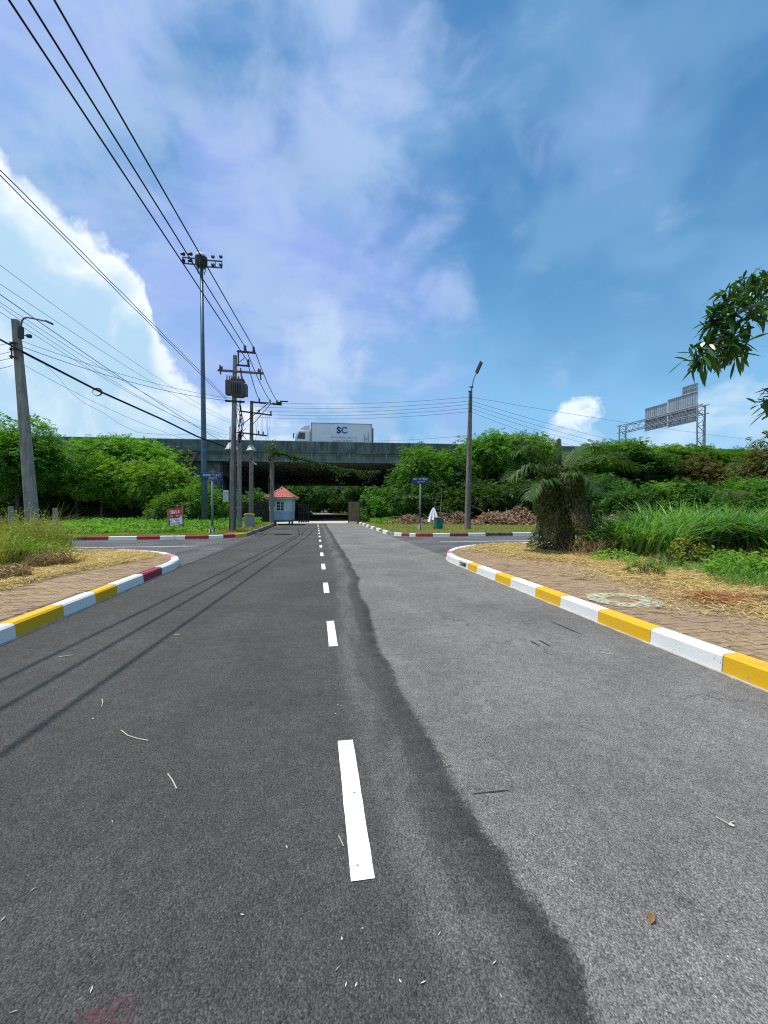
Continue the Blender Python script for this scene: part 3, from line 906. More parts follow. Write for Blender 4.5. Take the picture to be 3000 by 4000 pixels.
def in_l(x, y):
    if y > 10.6 and x > LX - 4.2: return math.hypot(x - LX + 4.2, y - 10.6) < 4.2 - KW - .14
    return y < 14.4


pavers(pave_r, RX + KW + .13, 6.7, 1.2, 14.6, in_r)
pavers(pave_l, -6.0, LX - KW - .12, 3.0, 14.4, in_l)

# ------------------------------------------------------------------ motorway on its embankment, overpass
BR_ROT = R(-3.0)
BO = Vector((5.2, 49.9, 0))
_bc, _bs = math.cos(BR_ROT), math.sin(BR_ROT)


def bw(x, y, z=0):
    """overpass coordinates (x along it, y away from us) to the world"""
    return Vector((BO.x + x * _bc - y * _bs, BO.y + x * _bs + y * _bc, z))


UL, UR = -14.6, 3.4           # underpass walls, along the overpass
DEPTH = 55
ov = thing('overpass', 'long grey concrete motorway overpass crossing the road, streaked with black stains', 'overpass', (BO.x, BO.y, 0), BR_ROT)
TOP, PB, SB, GB = 9.78, 8.62, 8.32, 7.20
# parapet panels with joints
x_ = -110.0
while x_ < 130:
    L_ = 4.0
    mb = MB()
    mb.extrude_x([(0.0, PB), (0.0, TOP - .06), (.04, TOP), (.26, TOP), (.30, TOP - .06), (.36, PB)], x_ + .012, x_ + L_ - .012)
    mb.build('parapet_panel', 'bridge_concrete', ov)
    x_ += L_
MB().extrude_x([(-.14, PB - .02), (-.14, SB), (.0, SB - .06), (.6, SB - .06), (.6, PB - .02)], -110, 130).build('edge_slab', 'bridge_concrete', ov)
MB().box((10, DEPTH / 2 + .4, (PB + SB) / 2 - .05), (240, DEPTH - .5, .22)).build('deck', 'deck_asphalt', ov)
# girders that carry the deck over the opening
gp = lambda y: [(y - .26, GB), (y - .26, GB + .22), (y - .10, GB + .38), (y - .10, SB - .32), (y - .30, SB - .18), (y - .30, SB - .07), (y + .30, SB - .07), (y + .30, SB - .18), (y + .10, SB - .32), (y + .10, GB + .38), (y + .26, GB + .22), (y + .26, GB)]
y_ = .34
while y_ < DEPTH:
    MB().extrude_x(gp(y_), UL - (16 if y_ < 1 else 4.5), UR + (14 if y_ < 1 else 7)).build('girder', 'bridge_girder', ov)
    y_ += 2.4
for x_ in np.arange(UL - 2, UR + 6, 4.6):           # diaphragm ends seen on the edge girder, and drain spouts
    MB().box((x_, .16, GB + .62), (.16, .20, .5)).build('stiffener', 'bridge_girder', ov)
    MB().tube([(x_ + 1.7, -.10, SB), (x_ + 1.7, -.10, GB + .3)], .05, 6).build('drain_spout', 'galv', ov)
MB().box((UL - 2.6, DEPTH / 2 + .5, GB / 2 - .2), (.9, DEPTH - .6, GB + .36)).build('abutment', 'bridge_girder', ov)
MB().box((UR + 5.0, DEPTH / 2 + .5, GB / 2 - .2), (.9, DEPTH - .6, GB + .36)).build('abutment', 'bridge_girder', ov)
MB().box((UL - 6.4, 1.0, 4.0), (6.6, .5, 8.4)).build('wing_wall', 'bridge_girder', ov)
MB().box((UR + 8.8, 1.0, 4.0), (6.6, .5, 8.4)).build('wing_wall', 'bridge_girder', ov)
# far parapet
MB().extrude_x([(DEPTH - .3, PB + .07), (DEPTH - .3, TOP), (DEPTH, TOP), (DEPTH, PB + .07)], -110, 130).build('parapet_wall', 'bridge_concrete', ov)
# dry shelf of earth under the bridge on both sides
for xa, xb, s_ in ((UL - 2.0, UL + 6.0, 1), (UR + 4.4, UR + .6, -1)):
    a0, a1, b0, b1 = bw(xa, 1.4, 5.6), bw(xa, DEPTH - 2, 5.6), bw(xb, 1.4, .02), bw(xb, DEPTH - 2, .02)
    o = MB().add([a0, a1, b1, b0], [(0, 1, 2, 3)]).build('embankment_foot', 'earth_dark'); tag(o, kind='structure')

# embankment slopes either side, with a slightly uneven face
def slope(x0, x1):
    nx, ny = 60, 10
    V = []
    for j in range(ny + 1):
        for i in range(nx + 1):
            x = x0 + (x1 - x0) * i / nx; t = j / ny
            b = bw(x, -10.2 + 10.0 * t, 0)
            V.append((b.x, b.y, max(0.02, 8.2 * t ** 1.15 + .25 * math.sin(x * .7 + j) * t * (1 - t))))
    Fc = [(j * (nx + 1) + i, j * (nx + 1) + i + 1, (j + 1) * (nx + 1) + i + 1, (j + 1) * (nx + 1) + i) for j in range(ny) for i in range(nx)]
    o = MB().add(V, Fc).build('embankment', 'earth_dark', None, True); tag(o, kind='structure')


slope(-110, UL - 4.5)
slope(UR + 6.6, 130)


def zg(x, y):
    """height of the ground"""
    dx, dy = x - BO.x, y - BO.y
    lx = dx * _bc + dy * _bs; ly = -dx * _bs + dy * _bc
    if UL - 4.5 < lx < UR + 6.6: return 0.0
    t = (ly + 10.2) / 10.0
    return 8.2 * min(max(t, 0), 1) ** 1.15 if t > 0 else VZ


# road beyond the bridge, sunlit ground and trees there
far_g = MB().add([(-4, 104.5, .006), (5, 104.5, .006), (-1, 150, .006), (-14, 150, .006)], [(0, 1, 2, 3)]).build('far_road', 'pale_concrete')
tag(far_g, kind='structure')


# ------------------------------------------------------------------ utility poles
def sq_pole(mb, p0, p1, w0, w1):
    """tapered square concrete pole with chamfered arrises from p0 up to p1"""
    p0, p1 = Vector(p0), Vector(p1)
    vs = []
    for p, w in ((p0, w0), (p1, w1)):
        h = w / 2; c = h * .72
        vs += [(p.x + x, p.y + y, p.z) for x, y in ((-c, -h), (c, -h), (h, -c), (h, c), (c, h), (-c, h), (-h, c), (-h, -c))]
    mb.add(vs, [tuple(reversed(range(8))), tuple(range(8, 16))] + [(i, (i + 1) % 8, 8 + (i + 1) % 8, 8 + i) for i in range(8)])
    return mb


def post_insulator(p, h=.30, r=.075, parent=None):
    prof = [(r * .5, 0)]
    for i in range(4):
        z = h * (.12 + .2 * i)
        prof += [(r * .45, z), (r, z + h * .05), (r * .55, z + h * .12)]
    prof += [(r * .4, h * .92), (r * .45, h)]
    return MB().lathe(prof, 8, p).build('insulator', 'insulator', parent, True)


def pole_root(name, label, base, group='roadside utility poles'):
    return thing(name, label, 'utility pole', base, 0, group)


def loc(root, w): return Vector(w) - Vector(root.location)


# --- pole with the transformer
bA = gnd(908, 2087); dA = 24.4
pA = pole_root('utility_pole', 'tall concrete pole carrying a grey transformer and double crossarms by left kerb', (bA.x, bA.y, VZ))
topA = loc(pA, at(918, 1389, dA)); topA.x *= 1
sq_pole(MB(), (0, 0, -.1), (topA.x, topA.y, topA.z), .34, .21).build('pole', 'pole_concrete', pA)
A = lambda px, py, dd=0.0: loc(pA, at(px, py, dA + dd))
arm = MB(); arm.bar(A(851, 1446, -.2), A(1030, 1459, -.2), .10, .12); arm.build('crossarm', 'pole_concrete_brown', pA)
arm = MB(); arm.bar(A(926, 1372, -.2), A(997, 1379, -.2), .09, .10); arm.build('crossarm', 'dark_metal', pA)
arm = MB(); arm.bar(A(923, 1426, -.22), A(976, 1430, -.22), .08, .09); arm.build('crossarm', 'dark_metal', pA)
arm = MB(); arm.bar(A(931, 1372, -.2), A(931, 1428, -.2), .07); arm.bar(A(934, 1415, -.2), A(956, 1398, -.2), .03); arm.build('arm_bracket', 'dark_metal', pA)
for px_, py_ in ((957, 1372), (991, 1377), (970, 1427)):
    post_insulator(A(px_, py_, -.2), .36, .10, pA)
for px_, py_ in ((860, 1447), (1016, 1458), (1010, 1457), (867, 1446)):
    post_insulator(A(px_, py_, -.2), .26, .07, pA)
for px_, py_ in ((859, 1440), (940, 1452), (1016, 1462)):          # drop-out fuses
    MB().tube([A(px_, py_ - 14, -.35), A(px_ + 3, py_ + 22, -.40)], .045, 6).build('fuse_cutout', 'dark_metal', pA)
# transformer: finned tank, lid, bushings
tc_ = A(930, 1520, -.62)
tr = MB(); tr.box(tc_, (.66, .62, .92)); tank = tr.build('transformer_tank', 'trafo_grey', pA, bevel=.03)
fn = MB()
for i in range(7): fn.box(tc_ + Vector((-.30 + .1 * i, -.42, -.06)), (.028, .20, .66))
for i in range(5): fn.box(tc_ + Vector((.43, -.2 + .1 * i, -.06)), (.20, .028, .66))
fn.build('cooling_fin', 'trafo_grey', tank)
MB().box(tc_ + Vector((0, 0, .49)), (.74, .70, .06)).build('lid', 'trafo_rust', tank)
for i in range(3): post_insulator(tc_ + Vector((-.22 + .22 * i, .1, .52)), .30, .06, tank)
for i in range(4): post_insulator(tc_ + Vector((-.24 + .16 * i, -.18, .52)), .16, .04, tank)
t2 = A(896, 1515, -.1)
MB().box(t2, (.40, .44, .86)).build('side_tank', 'trafo_rust', pA, bevel=.02)
for i in range(3): post_insulator(t2 + Vector((-.14 + .14 * i, 0, .43)), .34, .05, pA)
pf = MB(); pf.bar(A(880, 1566, -.3), A(955, 1570, -.3), .10); pf.bar(A(880, 1566, .1), A(955, 1570, .1), .10); pf.build('platform_beam', 'dark_metal', pA)
# secondary rack, cables running down the pole
rk = MB(); rk.bar(A(938, 1560, -.15), A(936, 1650, -.15), .04)
rk.build('rack', 'dark_metal', pA)
for i in range(5):
    MB().lathe([(.03, 0), (.055, .03), (.035, .06), (.055, .09), (.03, .12)], 8, A(939, 1575 + 17 * i, -.2)).build('spool_insulator', 'insulator', pA)
for i in range(9):
    a0 = A(random.uniform(925, 945), random.uniform(1570, 1640), -.25)
    mid = A(random.uniform(925, 955), random.uniform(1650, 1690), -.25)
    b0 = A(random.uniform(930, 944), random.uniform(1705, 1740), -.25)
    MB().tube([a0, a0.lerp(mid, .5) + Vector((random.uniform(-.15, .25), 0, 0)), mid, b0], .014, 5).build('jumper_cable', 'wire_black', pA)
for dx in (-.13, .13, .20):
    MB().tube([(dx + .05, -.16, 6.2), (dx + .02, -.17, 3), (dx, -.20, .0)], .028, 6).build('conduit', 'wire_thin', pA)
bun = MB()
for i in range(22):
    a0 = A(random.uniform(925, 950), random.uniform(1685, 1712), -.3); b0 = a0 + Vector((random.uniform(-.3, .3), random.uniform(-.1, .1), random.uniform(-.5, .2)))
    bun.tube([a0, (a0 + b0) / 2 + Vector((random.uniform(-.12, .12), -.05, random.uniform(-.1, .1))), b0], .018, 5)
bun.build('cable_bundle', 'wire_black', pA)
# conical guard round the pole, meter boxes
def guard(parent, c, r, h):
    return MB().lathe([(r, 0), (r * .98, .02), (r * .42, h), (r * .40, h)], 20, c, cap=False).build('climbing_guard', 'guard_white', parent, True)
guard(pA, A(905, 1757, 0), .40, .42)
mb_ = MB(); mb_.box(A(883, 1938, -.3), (.30, .16, .68)); mb_.build('meter_box', 'box_white', pA, bevel=.015)
mb_ = MB(); mb_.box(A(902, 1968, -.45), (.19, .14, .34)); mb_.build('meter_box', 'box_white', pA, bevel=.015)
mb_ = MB(); mb_.box(A(883, 1938, -.39), (.24, .02, .5)); mb_.build('box_door', 'guard_white', pA)

# --- shorter pole right behind it
bA2 = at(934, 2068, 26.8); bA2.z = VZ
p2 = pole_root('utility_pole', 'shorter weathered concrete pole close behind the transformer pole', bA2)
hA2 = at(937, 1705, 26.8).z
sq_pole(MB(), (0, 0, -.1), (.04, 0, hA2), .30, .22).build('pole', 'pole_concrete', p2)
MB().tube([(-.2, -.1, 0), (-.19, -.12, hA2 * .6), (-.17, -.14, hA2 - .2)], .03, 6).build('conduit', 'wire_thin', p2)
for z in (1.4, 2.6, 4.2, 5.6): MB().lathe([(.17, 0), (.185, .02), (.185, .05), (.17, .07)], 10, (0.01, 0, z), cap=False).build('strap', 'galv', p2)

# --- second line pole with three crossarms and a street lamp
dB = 31.5
bB = at(981, 2062, dB); bB.z = VZ
pB = pole_root('utility_pole', 'concrete pole with three crossarms and a lamp arm beyond the grey bin', bB)
B = lambda px, py, dd=0.0: loc(pB, at(px, py, dB + dd))
sq_pole(MB(), (0, 0, -.1), B(983, 1567), .34, .23).build('pole', 'pole_concrete_brown', pB)
for a, b, w in (((980, 1570), (1100, 1581), .11), ((938, 1606), (1062, 1622), .10), ((930, 1689), (1042, 1702), .10)):
    arm = MB(); arm.bar(B(*a, -.2), B(*b, -.2), w); arm.build('crossarm', 'dark_metal', pB)
for px_, py_ in ((1013, 1571), (1055, 1576), (1082, 1577), (940, 1606), (1012, 1614), (1058, 1620), (1010, 1697), (1028, 1700)):
    post_insulator(B(px_, py_, -.2), .30, .085, pB)
br = MB(); br.bar(B(938, 1665, -.15), B(1045, 1578, -.25), .045); br.bar(B(990, 1655, -.15), B(1055, 1580, -.25), .035)
br.build('brace', 'dark_metal', pB)
lampB = MB(); lampB.tube([B(1040, 1578, -.3), B(1075, 1573, -.35), B(1092, 1570, -.4)], .03, 6); lampB.build('lamp_arm', 'galv', pB)
mb_ = MB(); mb_.box(B(1090, 1573, -.4), (.42, .26, .12)); mb_.box(B(1110, 1568, -.4), (.62, .18, .06)); mb_.build('lamp_head', 'dark_metal', pB, bevel=.02)
guard(pB, B(981, 1761), .40, .40)
mb_ = MB(); mb_.bar(B(986, 1803, -.2), B(1000, 1815, -.5), .05); mb_.box(B(998, 1812, -.5), (.16, .22, .10)); mb_.build('floodlight', 'box_white', pB)
for i in range(7):
    xx = 1000 + 9 * i
    MB().tube([B(xx, 1622, -.25), B(xx + random.uniform(-8, 8), 1660, -.3), B(xx + random.uniform(-12, 12), 1698 + random.uniform(-3, 25), -.25)], .010, 4).build('jumper_cable', 'wire_thin', pB)

# --- vine-grown pole
dC = 36.5
bC = at(1062, 2045, dC); bC.z = 0.0
pC = pole_root('utility_pole', 'old concrete pole hung with creepers behind the guard booth', bC)
hC = at(1062, 1757, dC).z
sq_pole(MB(), (0, 0, -.1), (.02, 0, hC), .36, .28).build('pole', 'pole_concrete', pC)
for k in range(5):
    a = k * 1.3
    MB().tube([(.2 * math.cos(a + t * .5) * (1 + .1 * t), .2 * math.sin(a + t * .5) - .1, hC * (1 - t / 8)) for t in range(7)], .022, 5).build('creeper_stem', 'bark', pC)
Pv = np.stack([rng.normal(0, .28, 260), rng.normal(-.1, .2, 260), hC + rng.normal(-.2, .45, 260)], 1)
o = bpy.data.objects.new('creeper_leaves', np_mesh('creeper_leaves', *leaves(Pv, rng.normal(size=(260, 3)), rng.normal(size=(260, 3)) + [0, -1, 1], .22, .13), 'leaf_vine')); link(o, pC)

# --- right-hand pole with the street lamp
dD = 26.8
bD = at(1826, 2078, dD); bD.z = VZ
pD = pole_root('utility_pole', 'concrete pole with upright flat lamp standing on grass right of the road', bD)
D_ = lambda px, py, dd=0.0: loc(pD, at(px, py, dD + dd))
sq_pole(MB(), (0, 0, -.1), D_(1838, 1528), .36, .20).build('pole', 'pole_concrete_brown', pD)
MB().tube([D_(1841, 1545, -.15), D_(1842, 1522, -.15), D_(1845, 1508, -.2), D_(1849, 1485, -.25), D_(1855, 1470, -.3), D_(1862, 1456, -.4)], [.05, .05, .035, .032, .03, .03], 8).build('lamp_arm', 'mast_steel', pD)
hp0, hp1 = D_(1861, 1457, -.4), D_(1881, 1413, -.9)
mb_ = MB(); dd_ = (hp1 - hp0); mb_.box((hp0 + hp1) / 2, (dd_.length, .30, .08), dd_.to_track_quat('X', 'Y').to_matrix()); lh = mb_.build('lamp_head', 'dark_metal', pD, bevel=.02)
mb_ = MB(); mb_.box((hp0 + hp1) / 2 + Vector((.02, -.06, 0)), (dd_.length * .55, .2, .03), dd_.to_track_quat('X', 'Y').to_matrix()); mb_.build('led_panel', 'box_white', lh)
mb_ = MB(); mb_.bar(D_(1834, 1512, -.2), D_(1849, 1512, -.2), .07); mb_.bar(D_(1830, 1530, -.2), D_(1836, 1529, -.2), .08); mb_.build('clamp', 'dark_metal', pD)
for i in range(5):
    MB().lathe([(.03, 0), (.055, .03), (.035, .06), (.055, .09), (.03, .12)], 8, D_(1836, 1553 + 13.5 * i, -.22)).build('spool_insulator', 'insulator', pD)
MB().tube([(.12, -.2, .3), (.13, -.17, 3.0), (.15, -.13, 5.0)], .02, 6).build('conduit', 'wire_thin', pD)

# --- leaning pole on the left
dL = 15.2
bL = at(136, 2150, dL); bL.z = VZ
pL = pole_root('utility_pole', 'leaning grey concrete pole with a goose-neck lamp among weeds at far left', bL)
L_ = lambda px, py, dd=0.0: loc(pL, at(px, py, dL + dd))
sq_pole(MB(), (0, 0, -.1), L_(61, 1250), .365, .215).build('pole', 'pole_concrete', pL)
MB().tube([L_(81, 1300, -.15), L_(83, 1270, -.15), L_(86, 1252, -.15), L_(94, 1243, -.15), L_(106, 1240, -.15), L_(130, 1244, -.15), L_(172, 1253, -.2), L_(186, 1256, -.2)], .03, 8).build('lamp_arm', 'mast_steel', pL, True)
mb_ = MB(); a_, b_ = L_(178, 1253, -.2), L_(206, 1266, -.2); mb_.box((a_ + b_) / 2, ((b_ - a_).length, .14, .07), (b_ - a_).to_track_quat('X', 'Z').to_matrix(), .8); mb_.build('lamp_head', 'dark_metal', pL, bevel=.015)
mb_ = MB(); mb_.box(L_(82, 1300, -.15), (.14, .12, .42)); mb_.bar(L_(84, 1308, -.2), L_(108, 1312, -.2), .03); mb_.box(L_(114, 1313, -.2), (.14, .1, .11)); mb_.build('photocell', 'dark_metal', pL)
mb_ = MB(); mb_.bar(L_(45, 1335, -.2), L_(46, 1402, -.2), .04)
for y_ in (1338, 1362, 1394): mb_.bar(L_(40, y_, -.2), L_(66, y_ + 2, -.2), .05)
mb_.build('rack', 'dark_metal', pL)
for y_ in (1345, 1370, 1398):
    MB().lathe([(.03, 0), (.06, .03), (.035, .06), (.06, .09), (.03, .12)], 8, L_(43, y_, -.25)).build('spool_insulator', 'insulator', pL)

# ------------------------------------------------------------------ high-mast light
dM = 30.0
bM = at(800, 1990, dM); bM.z = VZ
hm = thing('high_mast_light', 'very tall thin steel mast with rows of floodlights behind the blue sign', 'mast light', bM)
Mm = lambda px, py, dd=0.0: loc(hm, at(px, py, dM + dd))
tp = Mm(787, 1035)
MB().tube([(0, 0, -.1), (tp.x * .25, tp.y * .25, tp.z * .25), (tp.x * .6, tp.y * .6, tp.z * .6), tp], [.22, .20, .155, .11], 12).build('mast', 'mast_steel', hm, True)
hub = Mm(786, 1020)
MB().lathe([(.05, -.55), (.30, -.45), (.42, -.25), (.44, 0), (.40, .28), (.28, .46), (.1, .54), (.03, .56)], 14, hub).build('winch_dome', 'dark_metal', hm, True)
MB().lathe([(.445, .22), (.40, .36), (.28, .52), (.12, .60), (.02, .62)], 14, hub).build('dome_cap', 'box_white', hm, True)
MB().tube([hub + Vector((0, 0, .5)), hub + Vector((.0, 0, 1.05))], .012, 5).build('lightning_rod', 'dark_metal', hm)
for s_, xs, tx in ((-1, (765, 712), ((713, 1), (742, 1))), (1, (808, 868), ((833, 1), (864, 1)))):
    fr = MB()
    y0, y1 = (1010, 1033) if s_ < 0 else (1017, 1042)
    sl = -4 if s_ < 0 else 4
    a_, b_ = Mm(xs[0], y0), Mm(xs[1], y0 + (sl if s_ > 0 else -5)); c_, d__ = Mm(xs[0], y1), Mm(xs[1], y1 + (sl if s_ > 0 else -5))
    fr.bar(a_, b_, .075); fr.bar(c_, d__, .075)
    for t in (0.02, .55, .98): fr.bar(a_.lerp(b_, t), c_.lerp(d__, t), .045)
    fr.build('light_frame', 'mast_steel', hm)
    for px_, _ in tx:
        for py_ in ((992, 1018) if s_ < 0 else (1003, 1035)):
            mb_ = MB(); q = Mm(px_, py_, -.15)
            rot = Matrix.Rotation(R(35) * -s_, 3, 'Y') @ Matrix.Rotation(R(-50), 3, 'X')
            mb_.lathe([(.04, -.20), (.07, -.16), (.12, .08), (.14, .14), (.13, .15)], 10, (0, 0, 0))
            mb_.v = [tuple(rot @ Vector(v) + q) for v in mb_.v]
            mb_.build('floodlight', 'dark_metal', hm, True)
bs = MB()
for k in range(8):
    a = k * math.pi / 4
    bs.bar(hub + Vector((.42 * math.cos(a), .42 * math.sin(a), -.2)), hub + Vector((.22 * math.cos(a), .22 * math.sin(a), -.95)), .035)
bs.lathe([(.30, -.72), (.32, -.70), (.30, -.68)], 12, hub, cap=False)
bs.build('basket', 'mast_steel', hm)

# ------------------------------------------------------------------ street-name signs
def strokes(mb, x0, x1, z0, z1, y, dens, r_):
    """a line of lettering too small to read: upright and curved strokes"""
    x = x0
    while x < x1:
        w = (z1 - z0) * r_.uniform(.35, .7)
        if r_.random() < .88:
            zt = z1 - (z1 - z0) * r_.uniform(0, .25)
            for k in range(dens):
                xx = x + w * r_.random()
                mb.box((xx, y, (z0 + zt) / 2), ((z1 - z0) * .16, .004, (zt - z0)))
            mb.box((x + w / 2, y, zt if r_.random() < .5 else z0), (w, .004, (z1 - z0) * .16))
        x += w + (z1 - z0) * .22


def name_sign(label, base, h, w, hh, facing, logo):
    t = thing('street_name_sign', label, 'street sign', base, facing)
    MB().tube([(0, 0, -.05), (0, 0, h - hh - .02)], [.065, .06], 10).build('post', 'sign_post', t, True)
    mb = MB(); mb.lathe([(.17, 0), (.17, .28), (.13, .34), (.07, .42)], 12); mb.build('post_base', 'kerb_mossy', t)
    st = MB()
    for k in range(6):
        a = k * math.pi / 3
        st.box((.172 * math.cos(a), .172 * math.sin(a), .15), (.02, .09, .26), Matrix.Rotation(a, 3, 'Z'))
    st.build('base_stripe', 'kerb_white', t)
    pl = MB().box((0, -.02, h - hh / 2), (w, .05, hh)).build('plate', 'sign_blue', t, bevel=.01)
    r_ = random.Random(7 if logo else 9)
    tx = MB(); strokes(tx, -w * .40, w * .40, h - hh * .46, h - hh * .16, -.052, 2, r_); tx.build('lettering', 'letter_white', pl)['kind'] = 'stuff'
    tx = MB(); strokes(tx, -w * .22, w * .24, h - hh * .84, h - hh * .62, -.052, 2, r_); tx.build('lettering', 'letter_white', pl)['kind'] = 'stuff'
    if logo:
        MB().add([(x, y, h + z) for y in (-.02, .02) for x, z in ((-.20, .01), (.20, .01), (.17, .06), (.06, .09), (0, .19), (-.06, .09), (-.17, .06))],
                 [(0, 1, 2, 3, 4, 5, 6), (13, 12, 11, 10, 9, 8, 7)] + [(i, (i + 1) % 7, 7 + (i + 1) % 7, 7 + i) for i in range(7)]).build('crest', 'sign_post', t)
    return t


bS = gnd(830, 2098); bS.z = VZ
name_sign('blue street-name sign on a green post before the transformer pole', bS, at(830, 1850, 21.9).z - VZ + .02, 1.22, .42, R(-16), True)
bS2 = at(1641, 2078, 26.2); bS2.z = VZ
name_sign('blue street-name sign on a slim post left of the green bin', bS2, at(1641, 1865, 26.2).z - VZ, 1.10, .38, R(-6), False)
tgrey = bpy.data.objects['street_name_sign.001']

# ------------------------------------------------------------------ for-sale board
bF = gnd(690, 2088); bF.z = VZ
fs = thing('sale_board', 'red and white cloth notice with white lettering tied between wooden stakes', 'notice board', bF, R(-18), tilt=(R(-6), R(-8)))
k = 24.0 / F_PX
MB().bar((-.50, 0, -.05), (-.44, 0, 1.42), .09).build('stake', 'timber', fs)
MB().bar((.38, 0, -.05), (.50, 0, 1.68), .08).build('stake', 'timber', fs)
MB().bar((-.02, -.06, -.05), (.40, -.03, .55), .06).build('prop', 'timber', fs)
def cloth(x0, x1, z0, z1, y, amp):
    n, m_ = 10, 6
    V = [(x0 + (x1 - x0) * i / n, y + amp * math.sin(i * 1.1 + j * .8), z0 + (z1 - z0) * j / m_ - .04 * math.sin(math.pi * i / n) * (j / m_)) for j in range(m_ + 1) for i in range(n + 1)]
    return MB().add(V, [(j * (n + 1) + i, j * (n + 1) + i + 1, (j + 1) * (n + 1) + i + 1, (j + 1) * (n + 1) + i) for j in range(m_) for i in range(n)])
upper = cloth(-.42, .44, .86, 1.42, -.05, .012); c1 = upper.build('banner', 'banner_red', fs, True)
lower = cloth(-.36, .42, .40, .84, -.05, .012); c2 = lower.build('banner', 'banner_white', fs, True)
r_ = random.Random(3)
tx = MB(); strokes(tx, -.34, .40, 1.10, 1.30, -.075, 2, r_); tx.build('lettering', 'letter_white', c1)['kind'] = 'stuff'
tx = MB(); strokes(tx, -.30, .38, .90, 1.0, -.075, 2, r_); tx.build('lettering', 'letter_white', c1)['kind'] = 'stuff'
tx = MB(); strokes(tx, -.30, .2, .64, .76, -.075, 2, r_); tx.build('lettering', 'banner_blue', c2)['kind'] = 'stuff'
tx = MB(); strokes(tx, -.30, .30, .46, .57, -.075, 2, r_); tx.build('lettering', 'banner_blue', c2)['kind'] = 'stuff'
MB().add([(.30, -.09, .40), (.46, -.07, .42), (.47, -.08, .95), (.36, -.10, .88)], [(0, 1, 2, 3)]).build('torn_flap', 'banner_white', fs)
MB().tube([(-.66, .05, 0), (-.64, .05, .35)], .035, 6).build('pipe_stub', 'mast_steel', fs)

# ------------------------------------------------------------------ bins, cloth, posts, tyre
bG = at(975, 2072, 28.0); bG.z = VZ
bn = thing('wheelie_bin', 'grey bin with a yellow lid beside the concrete poles', 'bin', bG, R(-10))
mb_ = MB(); mb_.box((0, 0, .48), (.50, .52, .84), None, 1.12); mb_.build('body', 'bin_grey', bn, bevel=.03)
mb_ = MB(); mb_.box((0, -.02, .95), (.62, .64, .09), None, .92); mb_.box((0, -.30, 1.0), (.5, .06, .05)); mb_.build('lid', 'bin_yellow', bn, bevel=.02)
mb_ = MB(); mb_.box((0, .33, .90), (.48, .05, .05)); mb_.build('handle', 'bin_grey', bn)
for s_ in (-1, 1): MB().tube([(s_ * .25, .24, .09), (s_ * .31, .24, .09)], .09, 12).build('wheel', 'rubber', bn)

bN = at(1713, 2074, 26.6); bN.z = VZ
bn = thing('wheelie_bin', 'dark green bin with a white emblem standing on the roadside grass', 'bin', bN, R(5))
mb_ = MB(); mb_.box((0, 0, .38), (.42, .46, .68), None, 1.14); bb = mb_.build('body', 'bin_green', bn, bevel=.03)
mb_ = MB(); mb_.box((0, -.02, .76), (.54, .58, .07), None, .9); mb_.build('lid', 'kerb_red', bn, bevel=.02)
MB().add([(-.06, -.247, .42), (.06, -.247, .42), (.075, -.252, .55), (-.075, -.252, .55)], [(0, 1, 2, 3)]).build('emblem', 'letter_white', bb)
for s_ in (-1, 1): MB().tube([(s_ * .20, .2, .08), (s_ * .25, .2, .08)], .08, 12).build('wheel', 'rubber', bn)

# white sheet hung over a stick
bT = at(1688, 2030, 31.5); bT.z = VZ
n, m_ = 14, 8
V = []
for j in range(m_ + 1):
    t = j / m_
    for i in range(n + 1):
        s_ = i / n - .5
        w = .10 + 1.05 * (1 - t) ** .8
        V.append((s_ * w + .10 * t, -.35 * (1 - t) + .16 * math.sin(i * 1.5) * (1 - t) * .8, .35 + 1.1 * t + .12 * math.cos(s_ * 5) * (1 - t)))
o = thing('hanging_sheet', 'crumpled white cloth hanging like a tent on a stick by the green bin', 'cloth', bT)
MB().add(V, [(j * (n + 1) + i, j * (n + 1) + i + 1, (j + 1) * (n + 1) + i + 1, (j + 1) * (n + 1) + i) for j in range(m_) for i in range(n)]).build('sheet', 'cloth_white', o, True)
MB().tube([(.0, .1, -.05), (.09, .05, .9), (.30, .0, 2.0)], [.03, .025, .015], 6).build('stick', 'bark_pale', o)
MB().tube([(.62, .1, -.05), (.66, .05, .9), (.80, .0, 2.5), (.74, .1, 3.0)], [.04, .035, .02, .015], 6).build('stick', 'bark_pale', o)

for label, px_, py0, py1, d_, w_ in (('square concrete fence post with bolt holes beside the left weeds', 218, 2150, 1984, 14.4, .135),
                                     ('short tilted concrete fence post half hidden in weeds at left edge', 50, 2150, 1977, 15.5, .15)):
    b_ = at(px_, py0, d_); b_.z = VZ
    t = thing('fence_post', label, 'fence post', b_, .3, 'old fence posts')
    q = at(px_ - (8 if 'tilted' in label else 2), py1, d_) - b_
    rz_ = Matrix.Rotation(-.3, 3, 'Z')
    sq_pole(MB(), (0, 0, -.05), rz_ @ q, w_ * 1.1, w_).build('post', 'pole_concrete', t)
    hl = MB()
    for f_ in (.93, .72): 
        c_ = rz_ @ (q * f_); hl.tube([c_ + Vector((0, -w_ * .54, 0)), c_ + Vector((0, -w_ * .3, 0))], .012, 8)
    hl.build('bolt_hole', 'dark_metal', t)

bY = at(70, 2250, 9.9); bY.z = VZ - .06
ty = thing('tyre', 'worn black tyre lying tilted in the weeds at the left edge', 'tyre', bY, R(20), tilt=(R(48), R(12)))
ty.scale = (.82, .82, .82)
prof = [(.16, -.07), (.20, -.09), (.27, -.085), (.30, -.05), (.305, 0), (.30, .05), (.27, .085), (.20, .09), (.16, .07)]
MB().lathe(prof, 28, (0, .22, .1), cap=False).build('tread', 'rubber', ty, True)
MB().lathe([(.158, -.06), (.14, 0), (.158, .06)], 28, (0, .22, .1), cap=False).build('bead', 'dark_metal', ty, True)

